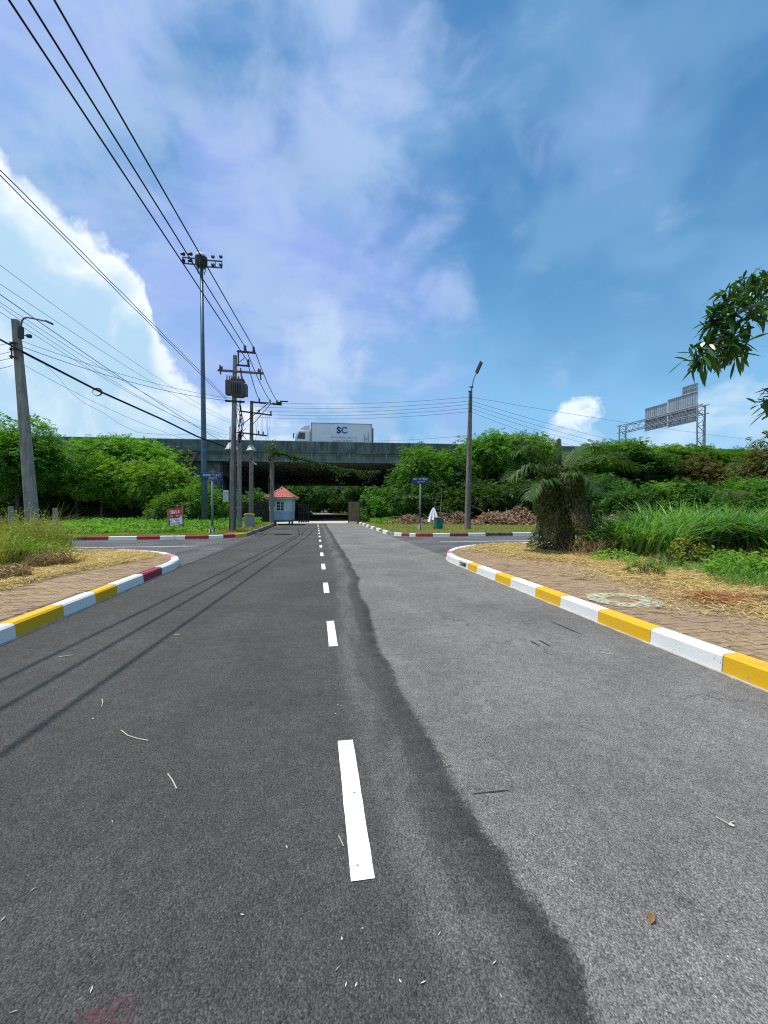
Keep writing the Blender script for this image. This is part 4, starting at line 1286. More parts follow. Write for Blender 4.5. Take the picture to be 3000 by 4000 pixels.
# ------------------------------------------------------------------ guard booth
bB0 = gnd(1100, 2050); bo = Vector((bB0.x, bB0.y + .9, 0))
bt = thing('guard_booth', 'small blue and mint guard booth with a red tiled hip roof on the left lane', 'booth', bo, R(-6))
W2, H0, H1, H2 = 1.0, .28, 1.25, 2.40
MB().box((0, 0, (H0 + .46) / 2), (2 * W2 + .04, 2 * W2 + .04, .46 - H0)).build('plinth', 'booth_green', bt)
MB().box((0, 0, (.46 + H1) / 2), (2 * W2, 2 * W2, H1 - .46)).build('lower_wall', 'booth_blue', bt)
# upper walls leave window openings on the front and sides
uw = MB()
for a in range(4):
    rot = Matrix.Rotation(a * math.pi / 2, 3, 'Z')
    for cx_, sx_, cz, sz in ((-.68, .60, (H1 + H2) / 2, H2 - H1), (.68, .60, (H1 + H2) / 2, H2 - H1), (0, .76, H2 - .10, .20), (0, .76, H1 + .02, .04)):
        uw.box(rot @ Vector((cx_, -W2 + .05, cz)), (sx_ if a % 2 == 0 else .10 - .002 * a, .10 if a % 2 == 0 else sx_ - .2 * (abs(cx_) > .5), sz - .002 * a))
uw.build('upper_wall', 'booth_mint', bt)
for a in range(4):
    rot = Matrix.Rotation(a * math.pi / 2, 3, 'Z')
    w_ = MB()
    for cx_ in (-.365, 0, .365): w_.box(rot @ Vector((cx_, -W2 + .02, 1.72)), ((.06, .07, .84) if a % 2 == 0 else (.07, .06, .84)))
    for cz in (1.31, 1.58, 1.85, 2.14): w_.box(rot @ Vector((0, -W2 + .025, cz)), ((.72, .05, .05) if a % 2 == 0 else (.05, .72, .05)))
    wf = w_.build('window', 'frame_white', bt)
    for s_ in (-1, 1):
        gl = MB(); gl.box(rot @ Vector((s_ * .18, -W2 + .06, 1.72)), ((.32, .01, .82) if a % 2 == 0 else (.01, .32, .82))); gl.build('pane', 'glass_dark', wf)
for sx_ in (-1, 1):
    for sy_ in (-1, 1):
        MB().box((sx_ * (W2 - .03), sy_ * (W2 - .03), 1.83), (.12, .12, H2 - H1 - .02)).build('corner_post', 'booth_mint', bt)
        MB().box((sx_ * .8, sy_ * .8, .14), (.14, .14, .28)).build('foot', 'dark_metal', bt)
EV, AP, RZ0, RZ1 = 1.36, .0, 2.47, 3.46
MB().box((0, 0, 2.45), (2 * EV - .04, 2 * EV - .04, .10)).build('fascia', 'booth_fascia', bt)
rf_ = MB().add([(-EV, -EV, 2.505), (EV, -EV, 2.505), (EV, EV, 2.505), (-EV, EV, 2.505), (0, 0, RZ1 - .05)], [(0, 1, 4), (1, 2, 4), (2, 3, 4), (3, 0, 4), (3, 2, 1, 0)]).build('roof', 'tile_red', bt)
tile_me = MB()
n = 4
tv = [(.115 * math.cos(math.pi * i / n) * -1, .0 + y_, .035 * math.sin(math.pi * i / n)) for y_ in (0, .30) for i in range(n + 1)]
tile_me.add(tv, [(i, i + 1, n + 2 + i, n + 1 + i) for i in range(n)])
tile_me.add([(v[0], v[1], v[2] - .015) for v in tv[:n + 1]] + tv[:n + 1], [(i, n + 1 + i, n + 2 + i, i + 1) for i in range(n)])
tile_me = tile_me.mesh('roof_tile', 'tile_red')
sl = math.atan2(RZ1 - 2.52, EV)
for a in range(4):
    rows = 6
    for r in range(rows):
        yy = -EV - .03 + (EV + .0) * r / rows
        hw = EV * (1 - r / rows)
        nt = max(1, int(2 * hw / .225))
        for i in range(nt):
            xx = (i - (nt - 1) / 2) * .225
            o = bpy.data.objects.new('roof_tile', tile_me); link(o, rf_)
            rot = Matrix.Rotation(a * math.pi / 2, 4, 'Z') @ Matrix.Translation((xx, yy, 2.525 + (RZ1 - 2.52) * r / rows + .012)) @ Matrix.Rotation(sl - .06, 4, 'X')
            o.matrix_local = rot
for sx_ in (-1, 1):
    for sy_ in (-1, 1):
        MB().tube([(sx_ * (EV + .04), sy_ * (EV + .04), 2.53), (sx_ * .02, sy_ * .02, RZ1 + .02)], .065, 8).build('ridge_cap', 'tile_ridge', rf_, True)
MB().lathe([(.10, -.05), (.09, .05), (.04, .10), (.05, .15), (.01, .2)], 10, (0, 0, RZ1)).build('finial', 'tile_ridge', rf_, True)

# ------------------------------------------------------------------ gates and walls by the underpass
g1 = at(1383, 2047, 40.5); g1.z = 0
gt = thing('sheet_metal_gate', 'rusty olive corrugated metal gate leaf at the right of the underpass', 'gate', g1, R(-22))
for i in range(9):
    MB().box((-.50 + .125 * i, -.03 if i % 2 else 0, 1.18), (.124, .03, 2.0)).build('corrugation', 'gate_sheet', gt)
mb_ = MB()
for z in (.12, 1.2, 2.24): mb_.bar((-.58, .05, z), (.58, .05, z), .06)
for x_ in (-.6, .6): mb_.bar((x_, .05, -.02), (x_, .05, 2.3), .07)
mb_.build('frame', 'gate_dark', gt)
MB().box((.0, -.055, .55), (.42, .02, .55)).build('rust_patch', 'trafo_rust', gt)
wl = at(1440, 2040, 42.0)
w1 = thing('garden_wall', 'low dark brown wall overgrown with creepers right of the metal gate', 'wall', (5.2, 42.2, 0))
MB().box((1.9, .2, 1.05), (4.4, .22, 2.1)).build('wall', 'wall_brown', w1)
MB().box((-.28, .18, 1.35), (.34, .34, 2.7)).build('pillar', 'wall_brown', w1)
MB().box((1.95, .2, 2.14), (4.3, .30, .08)).build('coping', 'wall_brown', w1)
# dark slatted gate left of the booth
g2 = thing('slatted_gate', 'dark slatted metal fence panel left of the guard booth', 'gate', (-8.3, 41.2, 0))
for i in range(14): MB().box((.15 + .26 * i, 0, 1.12), (.17, .04, 2.0)).build('slat', 'gate_dark', g2)
for z in (.3, 1.2, 2.05): MB().bar((0, .06, z), (3.7, .06, z), .06).build('rail', 'gate_dark', g2)
g3 = thing('slatted_gate', 'black sliding gate half open at the right side of the guard booth', 'gate', (-1.75, 40.6, 0))
for i in range(5): MB().box((.1 + .22 * i, .25 * i, 1.05), (.10, .05, 1.9)).build('slat', 'gate_dark', g3)
for z in (.2, 1.1, 1.95): MB().bar((0, -.05, z), (1.05, 1.15, z), .06).build('rail', 'gate_dark', g3)

# ------------------------------------------------------------------ truck on the overpass
tq = at(1335, 1700, 52.4)
lx = (tq.x - BO.x) * _bc + (tq.y - BO.y) * _bs; ly = -(tq.x - BO.x) * _bs + (tq.y - BO.y) * _bc
zd = PB - .02 + .02
tk = thing('box_truck', 'white box truck with an SC logo driving left along the overpass', 'truck', bw(lx, max(2.0, ly), PB - .01), BR_ROT)
zb, zt = 1.05, at(1335, 1661, 52.4).z - PB
BL = 7.75
MB().box((.0, 0, (zb + zt) / 2), (BL, 2.4, zt - zb)).build('cargo_box', 'truck_white', tk, bevel=.03)
tr_ = MB()
for z in (zb + .03, zt - .03):
    tr_.bar((-BL / 2, -1.215, z), (BL / 2, -1.215, z), .07)
for x_ in (-BL / 2 + .05, BL / 2 - .05): tr_.bar((x_, -1.215, zb), (x_, -1.215, zt), .09)
tr_.build('edge_trim', 'truck_trim', tk)
MB().box((BL / 2 + .12, 0, (zb + zt) / 2 - .2), (.12, 2.3, (zt - zb) * .8)).build('rear_door', 'truck_trim', tk, bevel=.02)
# cab: profile with raked screen, swept in y
cab = [(-BL / 2 - 2.05, .55), (-BL / 2 - 2.10, 1.35), (-BL / 2 - 1.95, 1.75), (-BL / 2 - 1.62, 2.62), (-BL / 2 - 1.45, 2.72), (-BL / 2 - .15, 2.72), (-BL / 2 - .15, .55)]
vs = [(x, y, z) for y in (-1.15, 1.15) for x, z in cab]
nn = len(cab)
MB().add(vs, [tuple(range(nn)), tuple(reversed(range(nn, 2 * nn)))] + [(i, nn + i, nn + (i + 1) % nn, (i + 1) % nn) for i in range(nn)]).build('cab', 'truck_white', tk, bevel=.05)
df = [(-BL / 2 - 1.55, 2.73), (-BL / 2 - 1.25, 3.15), (-BL / 2 - .75, 3.42), (-BL / 2 - .15, 3.55), (-BL / 2 - .15, 2.73)]
nn = len(df)
MB().add([(x, y, z) for y in (-1.05, 1.05) for x, z in df], [tuple(range(nn)), tuple(reversed(range(nn, 2 * nn)))] + [(i, nn + i, nn + (i + 1) % nn, (i + 1) % nn) for i in range(nn)]).build('wind_deflector', 'truck_white', tk, bevel=.06)
MB().add([(-BL / 2 - 1.72, -1.165, 1.72), (-BL / 2 - .75, -1.165, 1.65), (-BL / 2 - .75, -1.165, 2.48), (-BL / 2 - 1.48, -1.165, 2.48)], [(0, 1, 2, 3)]).build('side_window', 'glass_dark', tk)
MB().add([(-BL / 2 - 2.0, -1.0, 1.80), (-BL / 2 - 2.0, 1.0, 1.80), (-BL / 2 - 1.69, 1.0, 2.58), (-BL / 2 - 1.69, -1.0, 2.58)], [(0, 1, 2, 3)]).build('windscreen', 'glass_dark', tk)
mb_ = MB(); mb_.box((-BL / 2 - 2.15, -1.36, 2.0), (.12, .22, .62)); mb_.bar((-BL / 2 - 1.9, -1.16, 2.3), (-BL / 2 - 2.15, -1.36, 2.3), .03); mb_.build('mirror', 'dark_metal', tk, bevel=.03)
MB().box((-BL / 2 - .02, 0, .95), (.2, 2.0, .3)).build('chassis', 'dark_metal', tk)
MB().box((0, 0, .78), (BL + 3.4, .9, .28)).build('chassis_beam', 'dark_metal', tk)
for x_ in (-BL / 2 - 1.2, BL / 2 - 1.2, BL / 2 - 2.5):
    for s_ in (-1, 1):
        wh = MB(); wh.tube([(x_, s_ * .82, .5), (x_, s_ * 1.14, .5)], .5, 20); wh = wh.build('wheel', 'rubber', tk)
        MB().tube([(x_, s_ * 1.12, .5), (x_, s_ * 1.16, .5)], .27, 14).build('rim', 'galv', wh)
for s_ in (-1, 1): MB().box((-BL / 2 - 2.09, s_ * .85, .85), (.06, .36, .2)).build('headlight', 'box_white', tk)
cv_ = MB()
for i in range(2): cv_.box((-BL / 2 - .55 + .2 * i, -1.168, 1.30), (.10, .01, .28), Matrix.Rotation(R(25), 3, 'Y'))
cv_.build('door_mark', 'truck_trim', tk)


def text_mesh(body, size, mat, parent, loc, rot=(math.pi / 2, 0, 0), bold=0.0, name='lettering', sx=1.0):
    cu = bpy.data.curves.new('txt', 'FONT'); cu.body = body; cu.size = size; cu.extrude = .006; cu.offset = bold; cu.align_x = 'CENTER'
    to = bpy.data.objects.new('txt', cu); col.objects.link(to)
    dg = bpy.context.evaluated_depsgraph_get()
    me_ = bpy.data.meshes.new_from_object(to.evaluated_get(dg)); me_.name = name
    bpy.data.objects.remove(to); me_.materials.clear(); me_.materials.append(MATS[mat])
    o_ = bpy.data.objects.new(name, me_); link(o_, parent); o_.location = loc; o_.rotation_euler = rot; o_.scale = (sx, 1, 1)
    return o_


ct = bpy.data.objects['cargo_box']
text_mesh('S', 1.1, 'logo_navy', ct, (-.40, -1.225, zt - 1.24), bold=.05)
text_mesh('C', 1.1, 'logo_blue', ct, (.30, -1.225, zt - 1.24), bold=.05)
r_ = random.Random(21)
tx = MB(); strokes(tx, -1.35, 1.75, zb + .80, zb + 1.02, -1.226, 2, r_); tx.build('lettering', 'print_grey', ct)['kind'] = 'stuff'
tx = MB(); strokes(tx, -1.15, 1.45, zb + .38, zb + .58, -1.226, 2, r_); tx.build('lettering', 'print_grey', ct)['kind'] = 'stuff'
mk = MB()
for i, h_ in enumerate((1.1, .7, 1.35)): mk.box((2.85 + .26 * i, -1.226, zb + .3 + h_ / 2), (.07, .008, h_))
mk.box((3.05, -1.226, zb + .75), (.5, .008, .06)); mk.box((3.1, -1.226, zb + .12), (.9, .008, .10), Matrix.Rotation(R(-8), 3, 'Y'))
mk.build('load_mark', 'truck_trim', ct)

# ------------------------------------------------------------------ sign gantry on the motorway, seen from behind
gr_ = at(2736, 1985, 65.0); gl_ = at(2430, 1985, 81.0)
gr_.z = gl_.z = PB
ax = (gl_ - gr_); span = ax.length
ga = thing('sign_gantry', 'steel lattice sign gantry with ribbed sign backs above the right-hand trees', 'sign gantry', gr_, math.atan2(ax.y, ax.x))
# local x runs away from us along the gantry, local y across
zT, zB_ = at(2736, 1585, 65).z - PB, at(2736, 1618, 65).z - PB
for x0, nm in ((0, 1.0), (span, .85)):
    for yy in (-.75, .75):
        for xx in (0.0,):
            MB().tube([(x0 + xx, yy, 0), (x0 + xx, yy, zT + .1)], .13, 8).build('column', 'galv', ga)
    lt = MB(); z = .3; s_ = 1
    while z < zT - 1.2:
        lt.bar((x0, -.75 * s_, z), (x0, .75 * s_, z + 1.2), .08); lt.bar((x0, -.75, z + 1.2), (x0, .75, z + 1.2), .06); z += 1.2; s_ = -s_
    lt.build('lattice', 'galv', ga)
ch = MB()
for yy in (-.6, .6):
    for zz in (zT, zB_): ch.tube([(-.8, yy, zz), (span + .8, yy, zz)], .085, 6)
ch.build('chord', 'galv', ga)
lt = MB(); nb = 12
for i in range(nb):
    x0, x1 = span * i / nb, span * (i + 1) / nb
    for yy in (-.6, .6):
        lt.bar((x0, yy, zB_ if i % 2 else zT), (x1, yy, zT if i % 2 else zB_), .06)
    lt.bar((x0, -.6, zT), (x0, .6, zT), .05); lt.bar((x0, -.6, zB_), (x0, .6, zB_), .05)
lt.build('lattice', 'galv', ga)
# panels (face away from us): local y towards the viewer is +/-; put them on the far side
def panel(x0, x1, z0, z1, yy):
    nb = max(2, int(round((x1 - x0) / .42)))
    for i in range(nb):
        a, b = x0 + (x1 - x0) * i / nb, x0 + (x1 - x0) * (i + 1) / nb
        mb = MB(); mb.box(((a + b) / 2, yy, (z0 + z1) / 2), (b - a - .02, .04, z1 - z0)); mb.bar((a + .02, yy + .05 * PS, z0), (a + .02, yy + .05 * PS, z1), .06, .04)
        mb.build('sign_panel_rib', 'panel_alu', ga)
    fr = MB()
    for z in (z0 + .02, (z0 + z1) / 2, z1 - .02): fr.bar((x0, yy + .12 * PS, z), (x1, yy + .12 * PS, z), .09)
    fr.build('stiffener', 'panel_alu', ga)
# which local y side faces the camera
_n = Vector((-math.sin(ga.rotation_euler.z), math.cos(ga.rotation_euler.z), 0))
PS = 1 if _n.dot(-gr_) > 0 else -1
yp = -.82 * PS
panel(span * .08, span * .42, zB_ - .85, zT + 2.7, yp)
panel(span * .08, span * .25, zT + 2.75, zT + 4.1, yp - .02 * PS)
panel(span * .427, span * .72, zB_ - .6, zT + 2.3, yp)
MB().tube([(.55, 1.2 * -PS, -.05), (.55, 1.2 * -PS, zB_ - .9)], .16, 8).build('post', 'galv', ga)

# ------------------------------------------------------------------ overhead lines
def beyond(a, b, t): return a + (b - a) * t


HV = 'high-voltage conductors along the left kerb'
for i, (p0, ins, nxt, lab) in enumerate((
        ((35, 0), (966, 1409), (1013, 1562), 'black high-voltage conductor, leftmost of the three crossing the upper left sky'),
        ((112, 0), (957, 1354), (1055, 1567), 'black high-voltage conductor, middle one of the three crossing the upper left sky'),
        ((212, 0), (991, 1359), (1082, 1568), 'black high-voltage conductor, rightmost of the three crossing the upper left sky'))):
    I = at(*ins, dA - .2); P0 = at(*p0, 7.8)
    S0 = beyond(I, P0, 2.6); N0 = at(*nxt, dB - .2)
    pts = [S0, P0, I.lerp(P0, .66), I.lerp(P0, .33), I]
    pts += [I.lerp(N0, t) - Vector((0, 0, .25 * 4 * t * (1 - t))) for t in (.25, .5, .75, 1)]
    wire('power_line', pts, .026, 'wire_black', lab, 'power line', HV, 6)
for i, (p0, lab) in enumerate((((0, 664), 'upper strand of the twisted cable pair crossing the white cloud'), ((0, 684), 'lower strand of the twisted cable pair crossing the white cloud'))):
    I = at(892, 1562 + 8 * i, dA); P0 = at(*p0, 7.9)
    n = 26
    S0 = beyond(I, P0, 2.2)
    wire('service_cable', [S0, P0] + [P0.lerp(I, t / n) + Vector((0, 0, .014 * math.sin(t * 1.9 + 3.1 * i))) for t in range(1, n + 1)], .011, 'wire_black', lab, 'cable', 'twisted cable pair', 5)
LO = 'thin low cables on the left'
for (x0, y0, d0), (x1, y1), rad, sag, lab in (
        ((0, 1036, 9), (898, 1642), .006, .25, 'topmost thin cable running from the left edge to the transformer pole'),
        ((0, 1109, 9), (899, 1652), .006, .25, 'second thin cable from the top at the left edge, below the topmost one'),
        ((0, 1150, 9), (893, 1738), .011, .15, 'darker thin cable above the goose-neck lamp on the left'),
        ((0, 1181, 9), (899, 1690), .006, .35, 'faint cable passing just behind the goose-neck lamp arm'),
        ((0, 1195, 9), (897, 1715), .006, .40, 'faint cable just under the goose-neck lamp arm'),
        ((0, 1219, 9), (897, 1700), .006, .45, 'lowest faint cable passing the top of the leaning pole')):
    a, b = at(x0, y0, d0), at(x1, y1, dA)
    wire('overhead_cable', [beyond(b, a, 1.3), a] + [a.lerp(b, t / 12) - Vector((0, 0, sag * 4 * (t / 12) * (1 - t / 12))) for t in range(1, 13)], rad, 'wire_thin', lab, 'cable', LO, 4)
# thick communication bundle passing the leaning pole, with a coil
path = [at(-260, 1210, 9.5), at(0, 1326, 13), at(84, 1371, 15), at(220, 1441, 16.6), at(375, 1521, 18.2), at(520, 1586, 19.8), at(640, 1640, 21.4), at(770, 1704, 23), at(900, 1752, dA)]
wire('cable_bundle', path, .032, 'wire_black', 'thick black cable bundle sloping down from the leaning pole to the transformer pole', 'cable', None, 7)
wire('cable_bundle', [p + Vector((.02, -.03, -.06)) for p in path[2:]], .014, 'wire_black', 'thin cable lashed under the thick black bundle at left', 'cable', None, 5)
cq = at(378, 1527, 18.2)
cl = thing('cable_coil', 'small coil of spare cable hanging from the thick bundle', 'cable coil', cq)
for k in range(4):
    MB().tube([(.02 * k + (.17 + .012 * k) * math.cos(a), -.02 * k, -.06 + (.15 + .01 * k) * math.sin(a)) for a in np.linspace(0, 2 * math.pi, 16)], .010, 4).build('loop', 'wire_black', cl)
for (p0, p1, sag, rad, lab) in (
        (at(90, 1334, dL), at(905, 1556, dA), .30, .009, 'upper cable from the leaning pole to the transformer platform'),
        (at(90, 1356, dL), at(905, 1566, dA), .35, .012, 'lower cable from the leaning pole to the transformer platform'),
        (at(94, 1426, dL), at(900, 1762, dA), .45, .007, 'slack thin cable below the thick bundle at left')):
    wire('overhead_cable', [p0, p1], rad, 'wire_thin', lab, 'cable', LO, 5, sag)
wv = [at(170, 1418, 15.9), at(230, 1475, 16.6), at(272, 1530, 17), at(330, 1575, 17.6), at(400, 1610, 18.4), at(470, 1658, 19), at(540, 1690, 20), at(660, 1700, 21.4), at(760, 1695, 23)]
wire('overhead_cable', wv, .007, 'wire_thin', 'loose kinked cable drooping towards the left bushes', 'cable', LO, 4)
for y0, y1, lab in ((1350, 1336, 'upper short cable leaving the leaning pole to the left edge'), (1384, 1372, 'middle short cable leaving the leaning pole to the left edge'),
                    (1400, 1398, 'lower short cable leaving the leaning pole to the left edge'), (1442, 1428, 'lowest short cable leaving the leaning pole to the left edge')):
    a, b = at(-300, y0 + 40, 15.2), at(48, y1, dL - .2)
    wire('overhead_cable', [a, b], .009, 'wire_thin', lab, 'cable', LO, 4, .1)
RW = 'cables between the poles over the road'
ord_ = ('topmost', 'second', 'third', 'fourth', 'lowest')
for i, (yr, yl) in enumerate(((1551, 1569), (1566, 1588), (1580, 1603), (1594, 1617), (1608, 1629))):
    a, b = at(1836, yr, dD - .2), at(995, yl, dB)
    wire('overhead_cable', [a, b], .0105, 'wire_thin', '%s of five cables spanning the road before the overpass' % ord_[i], 'cable', RW, 4, .30)
for i, (yr, e, lab) in enumerate(((1551, (3000, 1722), 'topmost'), (1566, (2560, 1752), 'second'), (1580, (2440, 1745), 'third'), (1594, (2340, 1738), 'fourth'), (1608, (2240, 1738), 'lowest'))):
    a = at(1838, yr, dD - .2); b = at(e[0], e[1], 42 if i else 46)
    wire('overhead_cable', [a, beyond(a, b, 1.12)], .0105, 'wire_thin', '%s of five cables running right from the lamp pole to the trees' % lab, 'cable', 'cables running right from the lamp pole', 4, .25)
a, b = at(1828, 1701, dD - .2), at(1440, 1722, 40)
wire('overhead_cable', [a, b], .009, 'wire_thin', 'single low cable in front of the overpass right of the truck', 'cable', None, 4, .1)
# creeper-covered cable sagging across the opening
pts = [at(1070, 1757, dC), at(1110, 1772, 37), at(1170, 1788, 38), at(1240, 1806, 39), at(1320, 1826, 40), at(1400, 1838, 41), at(1485, 1840, 42.5)]
vc = thing('creeper_cable', 'sagging cable overgrown with creepers across the dark underpass', 'cable', pts[0])
lp = [p - pts[0] for p in pts]
MB().tube(lp, .03, 5).build('cable', 'wire_black', vc)
ii = rng.uniform(0, len(lp) - 1.001, 1500); i0 = ii.astype(int); f_ = (ii - i0)[:, None]
lpn = np.array([tuple(p) for p in lp])
base = lpn[i0] * (1 - f_) + lpn[i0 + 1] * f_
hang = rng.exponential(.10, 1500) * (1 + 1.6 * (ii > 3.2)) * (1 + .8 * np.sin(ii * 5))
base = base + np.stack([rng.normal(0, .06, 1500), rng.normal(0, .1, 1500), -np.abs(hang)], 1)
o = bpy.data.objects.new('creeper_leaves', np_mesh('creeper_leaves', *leaves(base, rng.normal(size=(1500, 3)) + [0, 0, -.6], rng.normal(size=(1500, 3)) + [0, -1, .6], .20, .13), 'leaf_deep')); link(o, vc)

# ------------------------------------------------------------------ trees and shrubs
def crown_mesh(name, mat, blobs, n, spray_len, pairs, ll, lw, droop=.4):
    tot = sum(b[1][0] * b[1][1] + b[1][0] * b[1][2] for b in blobs)
    parts = []
    for c, r in blobs:
        k = int(1.35 * n * (r[0] * r[1] + r[0] * r[2]) / tot)
        P, d = ellipsoid_pts(k, c, r, .45)
        # keep it ragged: push some sprays out, thin others into clumps
        nz = np.sin(P[:, 0] * 2.3 + c[0]) * np.sin(P[:, 1] * 2.1) * np.sin(P[:, 2] * 2.7 + c[1])
        keep = nz > rng.uniform(-.45, .40, k)
        P, d = P[keep], d[keep]
        shoot = np.where(rng.uniform(0, 1, len(P)) < .14, rng.uniform(.2, .75, len(P)), np.abs(rng.normal(0, .14, len(P))))
        P = P + (d * .6 + [0, 0, .4]) * shoot[:, None]
        D = d * .8 + rng.normal(0, .45, d.shape) + np.array([0, 0, .30])
        parts.append(sprays(P, D, rng.uniform(.7, 1.3, len(P)) * spray_len, pairs, ll, lw, droop))
    V, Q = join(parts)
    return np_mesh(name, V, Q, mat)


def trunk_mesh(h, r0, blobs, mat='bark'):
    mb = MB()
    lean = (random.uniform(-.3, .3), random.uniform(-.3, .3))
    fork = Vector((lean[0] * .5, lean[1] * .5, h * .42))
    mb.tube([(0, 0, -.4), (lean[0] * .2, lean[1] * .2, h * .2), fork], [r0, r0 * .85, r0 * .7], 7)
    for c, r in blobs:
        c = Vector(c)
        mb.tube([fork, fork.lerp(c, .5) + Vector((random.uniform(-.2, .2), random.uniform(-.2, .2), .2)), c, c + Vector((0, 0, r[2] * .5))], [r0 * .6, r0 * .4, r0 * .22, r0 * .08], 5)
    return mb.mesh('trunk', mat)


def rand_blobs(w, h, z0, n, seed):
    r_ = random.Random(seed)
    bl = []
    for i in range(n):
        a = 2 * math.pi * i / n + r_.uniform(-.4, .4)
        rad = w * .5 * r_.uniform(.35, .72)
        zc = z0 + (h - z0) * r_.uniform(.25, .72)
        s = w * r_.uniform(.20, .30)
        bl.append(((rad * math.cos(a), rad * math.sin(a) * .85, zc), (s, s, s * r_.uniform(.65, .95))))
    bl.append(((r_.uniform(-.3, .3), 0, h - w * .2), (w * .24, w * .24, w * .2)))
    bl.append(((r_.uniform(-.3, .3), -.2, z0 + (h - z0) * .45), (w * .33, w * .30, (h - z0) * .36)))
    return bl


KIND = {}
for key, w, h, z0, nb, n, mat, sl, pairs, ll, lw in (
        ('tall', 6.5, 8.2, 2.8, 9, 6600, 'leaf_acacia', .55, 5, .23, .075),
        ('wide', 6.6, 6.0, 2.9, 9, 6400, 'leaf_acacia', .52, 5, .22, .07),
        ('bright', 5.4, 5.4, 2.3, 9, 5200, 'leaf_bright', .50, 5, .21, .07),
        ('deep', 6.2, 6.6, .9, 9, 5200, 'leaf_deep', .52, 5, .23, .08),
        ('low', 4.4, 2.9, .25, 8, 3000, 'leaf_acacia', .42, 4, .20, .075),
        ('lowdeep', 4.2, 3.0, .2, 8, 3000, 'leaf_deep', .42, 4, .20, .08),
        ('rusty', 5.0, 5.6, 1.0, 7, 3400, 'leaf_rusty', .48, 5, .22, .08)):
    bl = rand_blobs(w, h, z0, nb, hash(key) % 1000 if False else sum(map(ord, key)))
    KIND[key] = (crown_mesh('crown', mat, bl, n, sl, pairs, ll, lw), trunk_mesh(h, .13 if h > 4 else .06, bl), w, h)


def tree(kind, label, px, d, top_py=None, width=None, dy=0.0, group='trees on the embankment', name=None, rz=None, w=None):
    """stand a tree of a kind where the sight line px meets depth d, its top at photo row top_py"""
    cm_, tm_, kw_, kh_ = KIND[kind]
    p = at(px, 1985, d); z = zg(p.x, p.y)
    t = thing(name or ('acacia_tree' if kh_ > 4 else 'shrub'), label, 'tree' if kh_ > 4 else 'shrub', (p.x, p.y, z), random.uniform(0, 6.28) if rz is None else rz, group)
    sz = (at(px, top_py, d).z - z) / (kh_ + .25) if top_py else 1.0
    sw = (width * d / F_PX) / kw_ if width else sz
    for nm, me_ in (('trunk', tm_), ('crown', cm_)):
        o = bpy.data.objects.new(nm, me_); link(o, t)
    t.scale = (sw, sw, sz)
    return t


LG, RG = 'trees left of the underpass', 'trees right of the underpass'
tree('tall', 'tallest bushy green tree behind the leaning pole at far left', 70, 31, 1622, 380, group=LG)
tree('tall', 'tall green tree cut by the left edge behind the weeds', -130, 33, 1640, 380, group=LG)
tree('wide', 'feathery green tree right of the leaning pole under the parapet', 300, 38, 1735, 330, group=LG)
tree('bright', 'bright yellow-green tree in the middle of the left thicket', 395, 35, 1780, 270, group=LG)
tree('wide', 'feathery green tree whose top reaches the parapet at left', 500, 40, 1712, 330, group=LG)
tree('bright', 'rounded bright green tree left of the mast light', 640, 36, 1790, 250, group=LG)
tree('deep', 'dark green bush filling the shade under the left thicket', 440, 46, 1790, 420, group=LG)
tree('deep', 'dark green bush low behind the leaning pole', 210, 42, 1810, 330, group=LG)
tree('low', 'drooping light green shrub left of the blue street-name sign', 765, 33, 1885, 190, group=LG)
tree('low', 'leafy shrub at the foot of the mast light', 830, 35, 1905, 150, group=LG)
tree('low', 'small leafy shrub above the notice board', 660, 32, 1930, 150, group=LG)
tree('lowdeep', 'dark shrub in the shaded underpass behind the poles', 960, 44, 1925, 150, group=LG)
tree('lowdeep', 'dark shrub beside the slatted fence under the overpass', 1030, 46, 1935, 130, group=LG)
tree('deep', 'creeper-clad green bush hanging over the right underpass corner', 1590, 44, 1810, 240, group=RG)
tree('wide', 'green bush above the right-hand blue street-name sign', 1660, 43, 1752, 260, group=RG)
tree('low', 'light green bush spilling over the low brown wall', 1500, 42.5, 1905, 190, group=RG)
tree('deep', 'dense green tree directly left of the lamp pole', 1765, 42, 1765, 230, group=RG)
tree('wide', 'high green treetop directly right of the lamp pole', 1905, 45, 1700, 260, group=RG)
tree('wide', 'second high green treetop right of the lamp pole', 2045, 46, 1698, 250, group=RG)
tree('deep', 'dark bushy tree behind the palm crown', 2190, 45, 1760, 300, group=RG)
tree('wide', 'feathery tree left below the sign gantry', 2390, 48, 1728, 290, group=RG)
tree('deep', 'dark bushy tree straight below the sign gantry', 2540, 47, 1765, 290, group=RG)
tree('wide', 'feathery tree under the gantry sign panels', 2640, 50, 1742, 290, group=RG)
tree('rusty', 'brownish green tree below the right gantry tower', 2740, 44, 1762, 190, group=RG)
tree('wide', 'green tree between the gantry and the right edge', 2860, 48, 1762, 290, group=RG)
tree('rusty', 'reddish-topped tree at the right edge under the branch', 3010, 36, 1690, 230, group=RG)
tree('deep', 'dark green tree filling the right edge below the reddish one', 2950, 42, 1790, 300, group=RG)
tree('deep', 'dark green bush behind the tall reeds', 2330, 38, 1850, 260, group=RG)
tree('lowdeep', 'low dark shrub left behind the reeds', 2440, 34, 1900, 200, group=RG)
tree('low', 'low green shrub in the middle behind the reeds', 2580, 33, 1885, 220, group=RG)
tree('lowdeep', 'low dark shrub right behind the reeds', 2730, 32, 1890, 220, group=RG)
tree('low', 'low green shrub behind the reeds at the right edge', 2900, 29, 1870, 240, group=RG)
tree('lowdeep', 'dark shrub behind the brushwood heap right of the lamp pole', 1960, 39, 1880, 240, group=RG)
tree('lowdeep', 'dark shrub behind the brushwood heap near the vine thicket', 2090, 40, 1890, 220, group=RG)
tree('lowdeep', 'dark shrub behind the white hanging cloth', 1730, 39, 1895, 220, group=RG)
